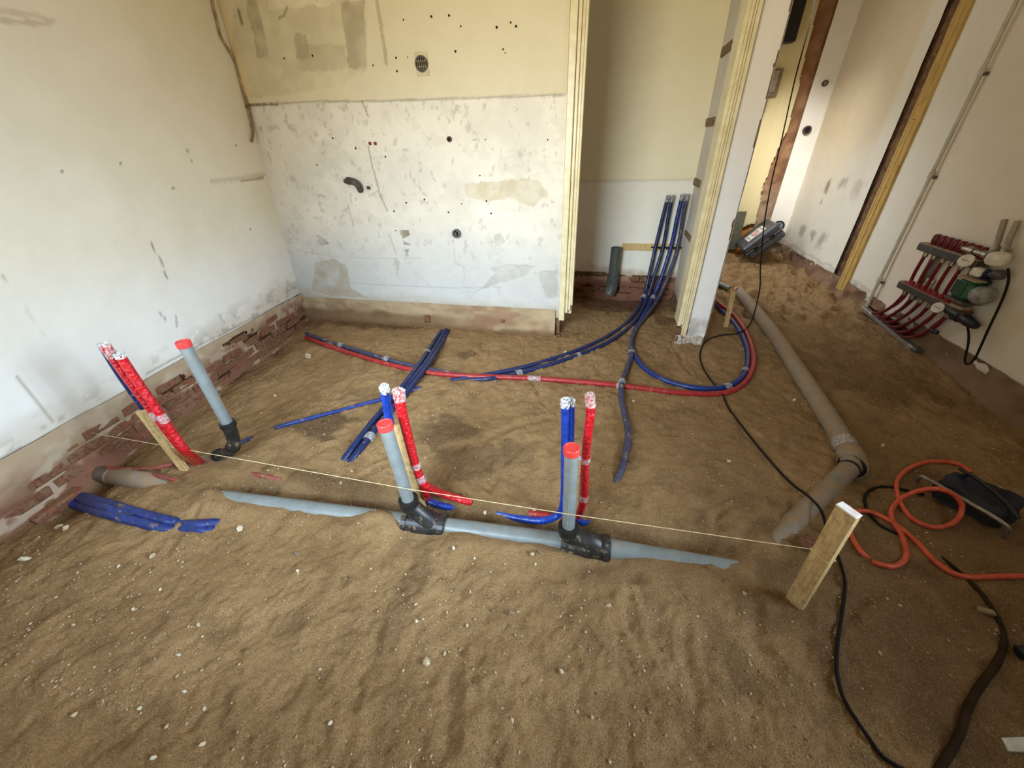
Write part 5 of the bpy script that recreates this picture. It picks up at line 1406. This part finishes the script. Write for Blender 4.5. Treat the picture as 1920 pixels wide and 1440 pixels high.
put_stone(800, 1240, .0125, 0, big[(800, 1240)]); put_stone(558, 1038, .0135, 3, big[(558, 1038)]); put_stone(910, 961, .0135, 5, big[(910, 961)]); put_stone(1140, 1135, .010, 0, big[(1140, 1135)])
SL_ = [(648, 1085, 8, 3), (450, 990, 10, 6), (558, 1070, 6, 5), (850, 1027, 7, 5), (890, 1047, 6, 5), (998, 1038, 9, 0), (1012, 1034, 8, 3), (1052, 1258, 8, 5), (1004, 1058, 6, 5), (925, 1144, 8, 4), (958, 1148, 9, 4), (876, 1172, 7, 1), (834, 1225, 8, 1), (780, 1133, 6, 6), (781, 1164, 6, 6),
       (286, 1042, 8, 1), (48, 1048, 10, 5), (110, 988, 8, 2), (124, 990, 7, 2), (222, 1062, 5, 6), (300, 1105, 6, 5), (250, 1142, 5, 6), (335, 1228, 6, 6), (345, 1296, 7, 6), (262, 1328, 6, 6), (383, 1328, 7, 2), (287, 1420, 8, 6), (140, 1340, 6, 2), (372, 1172, 6, 6), (380, 1395, 7, 2), (312, 1362, 6, 1),
       (1188, 752, 6, 5), (1366, 865, 7, 6), (1002, 957, 7, 5), (640, 905, 7, 2), (660, 883, 6, 2), (515, 742, 6, 2), (578, 668, 13, 2), (1060, 660, 6, 5), (1245, 1218, 7, 4), (1175, 1190, 6, 4), (1098, 1185, 6, 2), (1290, 1120, 7, 4), (1360, 1090, 8, 4), (1330, 1065, 7, 4), (1395, 1112, 7, 2), (1650, 1225, 5, 6), (1110, 1345, 7, 2), (960, 1350, 8, 1), (620, 1355, 8, 5), (600, 1255, 5, 6), (1120, 1300, 6, 4), (1215, 1330, 6, 4), (1490, 750, 6, 6), (1655, 835, 5, 6)]
for px, py, r, k in SL_:
    p = onz(px, py); d = np.linalg.norm(p-EYE)
    kind = ('tan pebble', 'grey pebble', 'white chip')[0 if k < 3 else 1 if k < 5 else 2]
    where = 'between the pipes' if py < 970 else 'left foreground' if px < 480 else 'middle foreground' if px < 1085 else 'right foreground'
    put_stone(px, py, r*.5*d/706*.95, k, 'small %s lying loose in the sand of the %s' % (kind, where) if py >= 970 else 'small %s lying loose in the sand %s' % (kind, where), '%ss, %s' % (kind, where))
# countless tiny grit, one joined mesh
import itertools
mb = MB()
base = [(1, 0, 0), (-1, 0, 0), (0, 1, 0), (0, -1, 0), (0, 0, 1), (0, 0, -1)]
fo = [(0, 2, 4), (2, 1, 4), (1, 3, 4), (3, 0, 4), (2, 0, 5), (1, 2, 5), (3, 1, 5), (0, 3, 5)]
N = 15000
gx = rs.uniform(-2.5, 2.3, N*2); gy = .15+3.4*rs.random(N*2)**1.5
okm = (vnoise(gx*3, gy*3, 88)+.35 > rs.uniform(0, .8, N*2))
gx, gy = gx[okm][:N], gy[okm][:N]; gzv = ground(gx, gy)
for x, y, z in zip(gx, gy, gzv):
    r = .0012+.0046*rs.random()**4
    mb.add([(x+r*b[0]*rs.uniform(.7, 1.3), y+r*b[1]*rs.uniform(.7, 1.3), z+r*.4+r*b[2]*rs.uniform(.5, .9)) for b in base], fo)
o = mb.build('grit', simple('grit_stone', lin((206, 186, 154)), lin((120, 96, 68)), .85, scale=70), floor); o['kind'] = 'stuff'
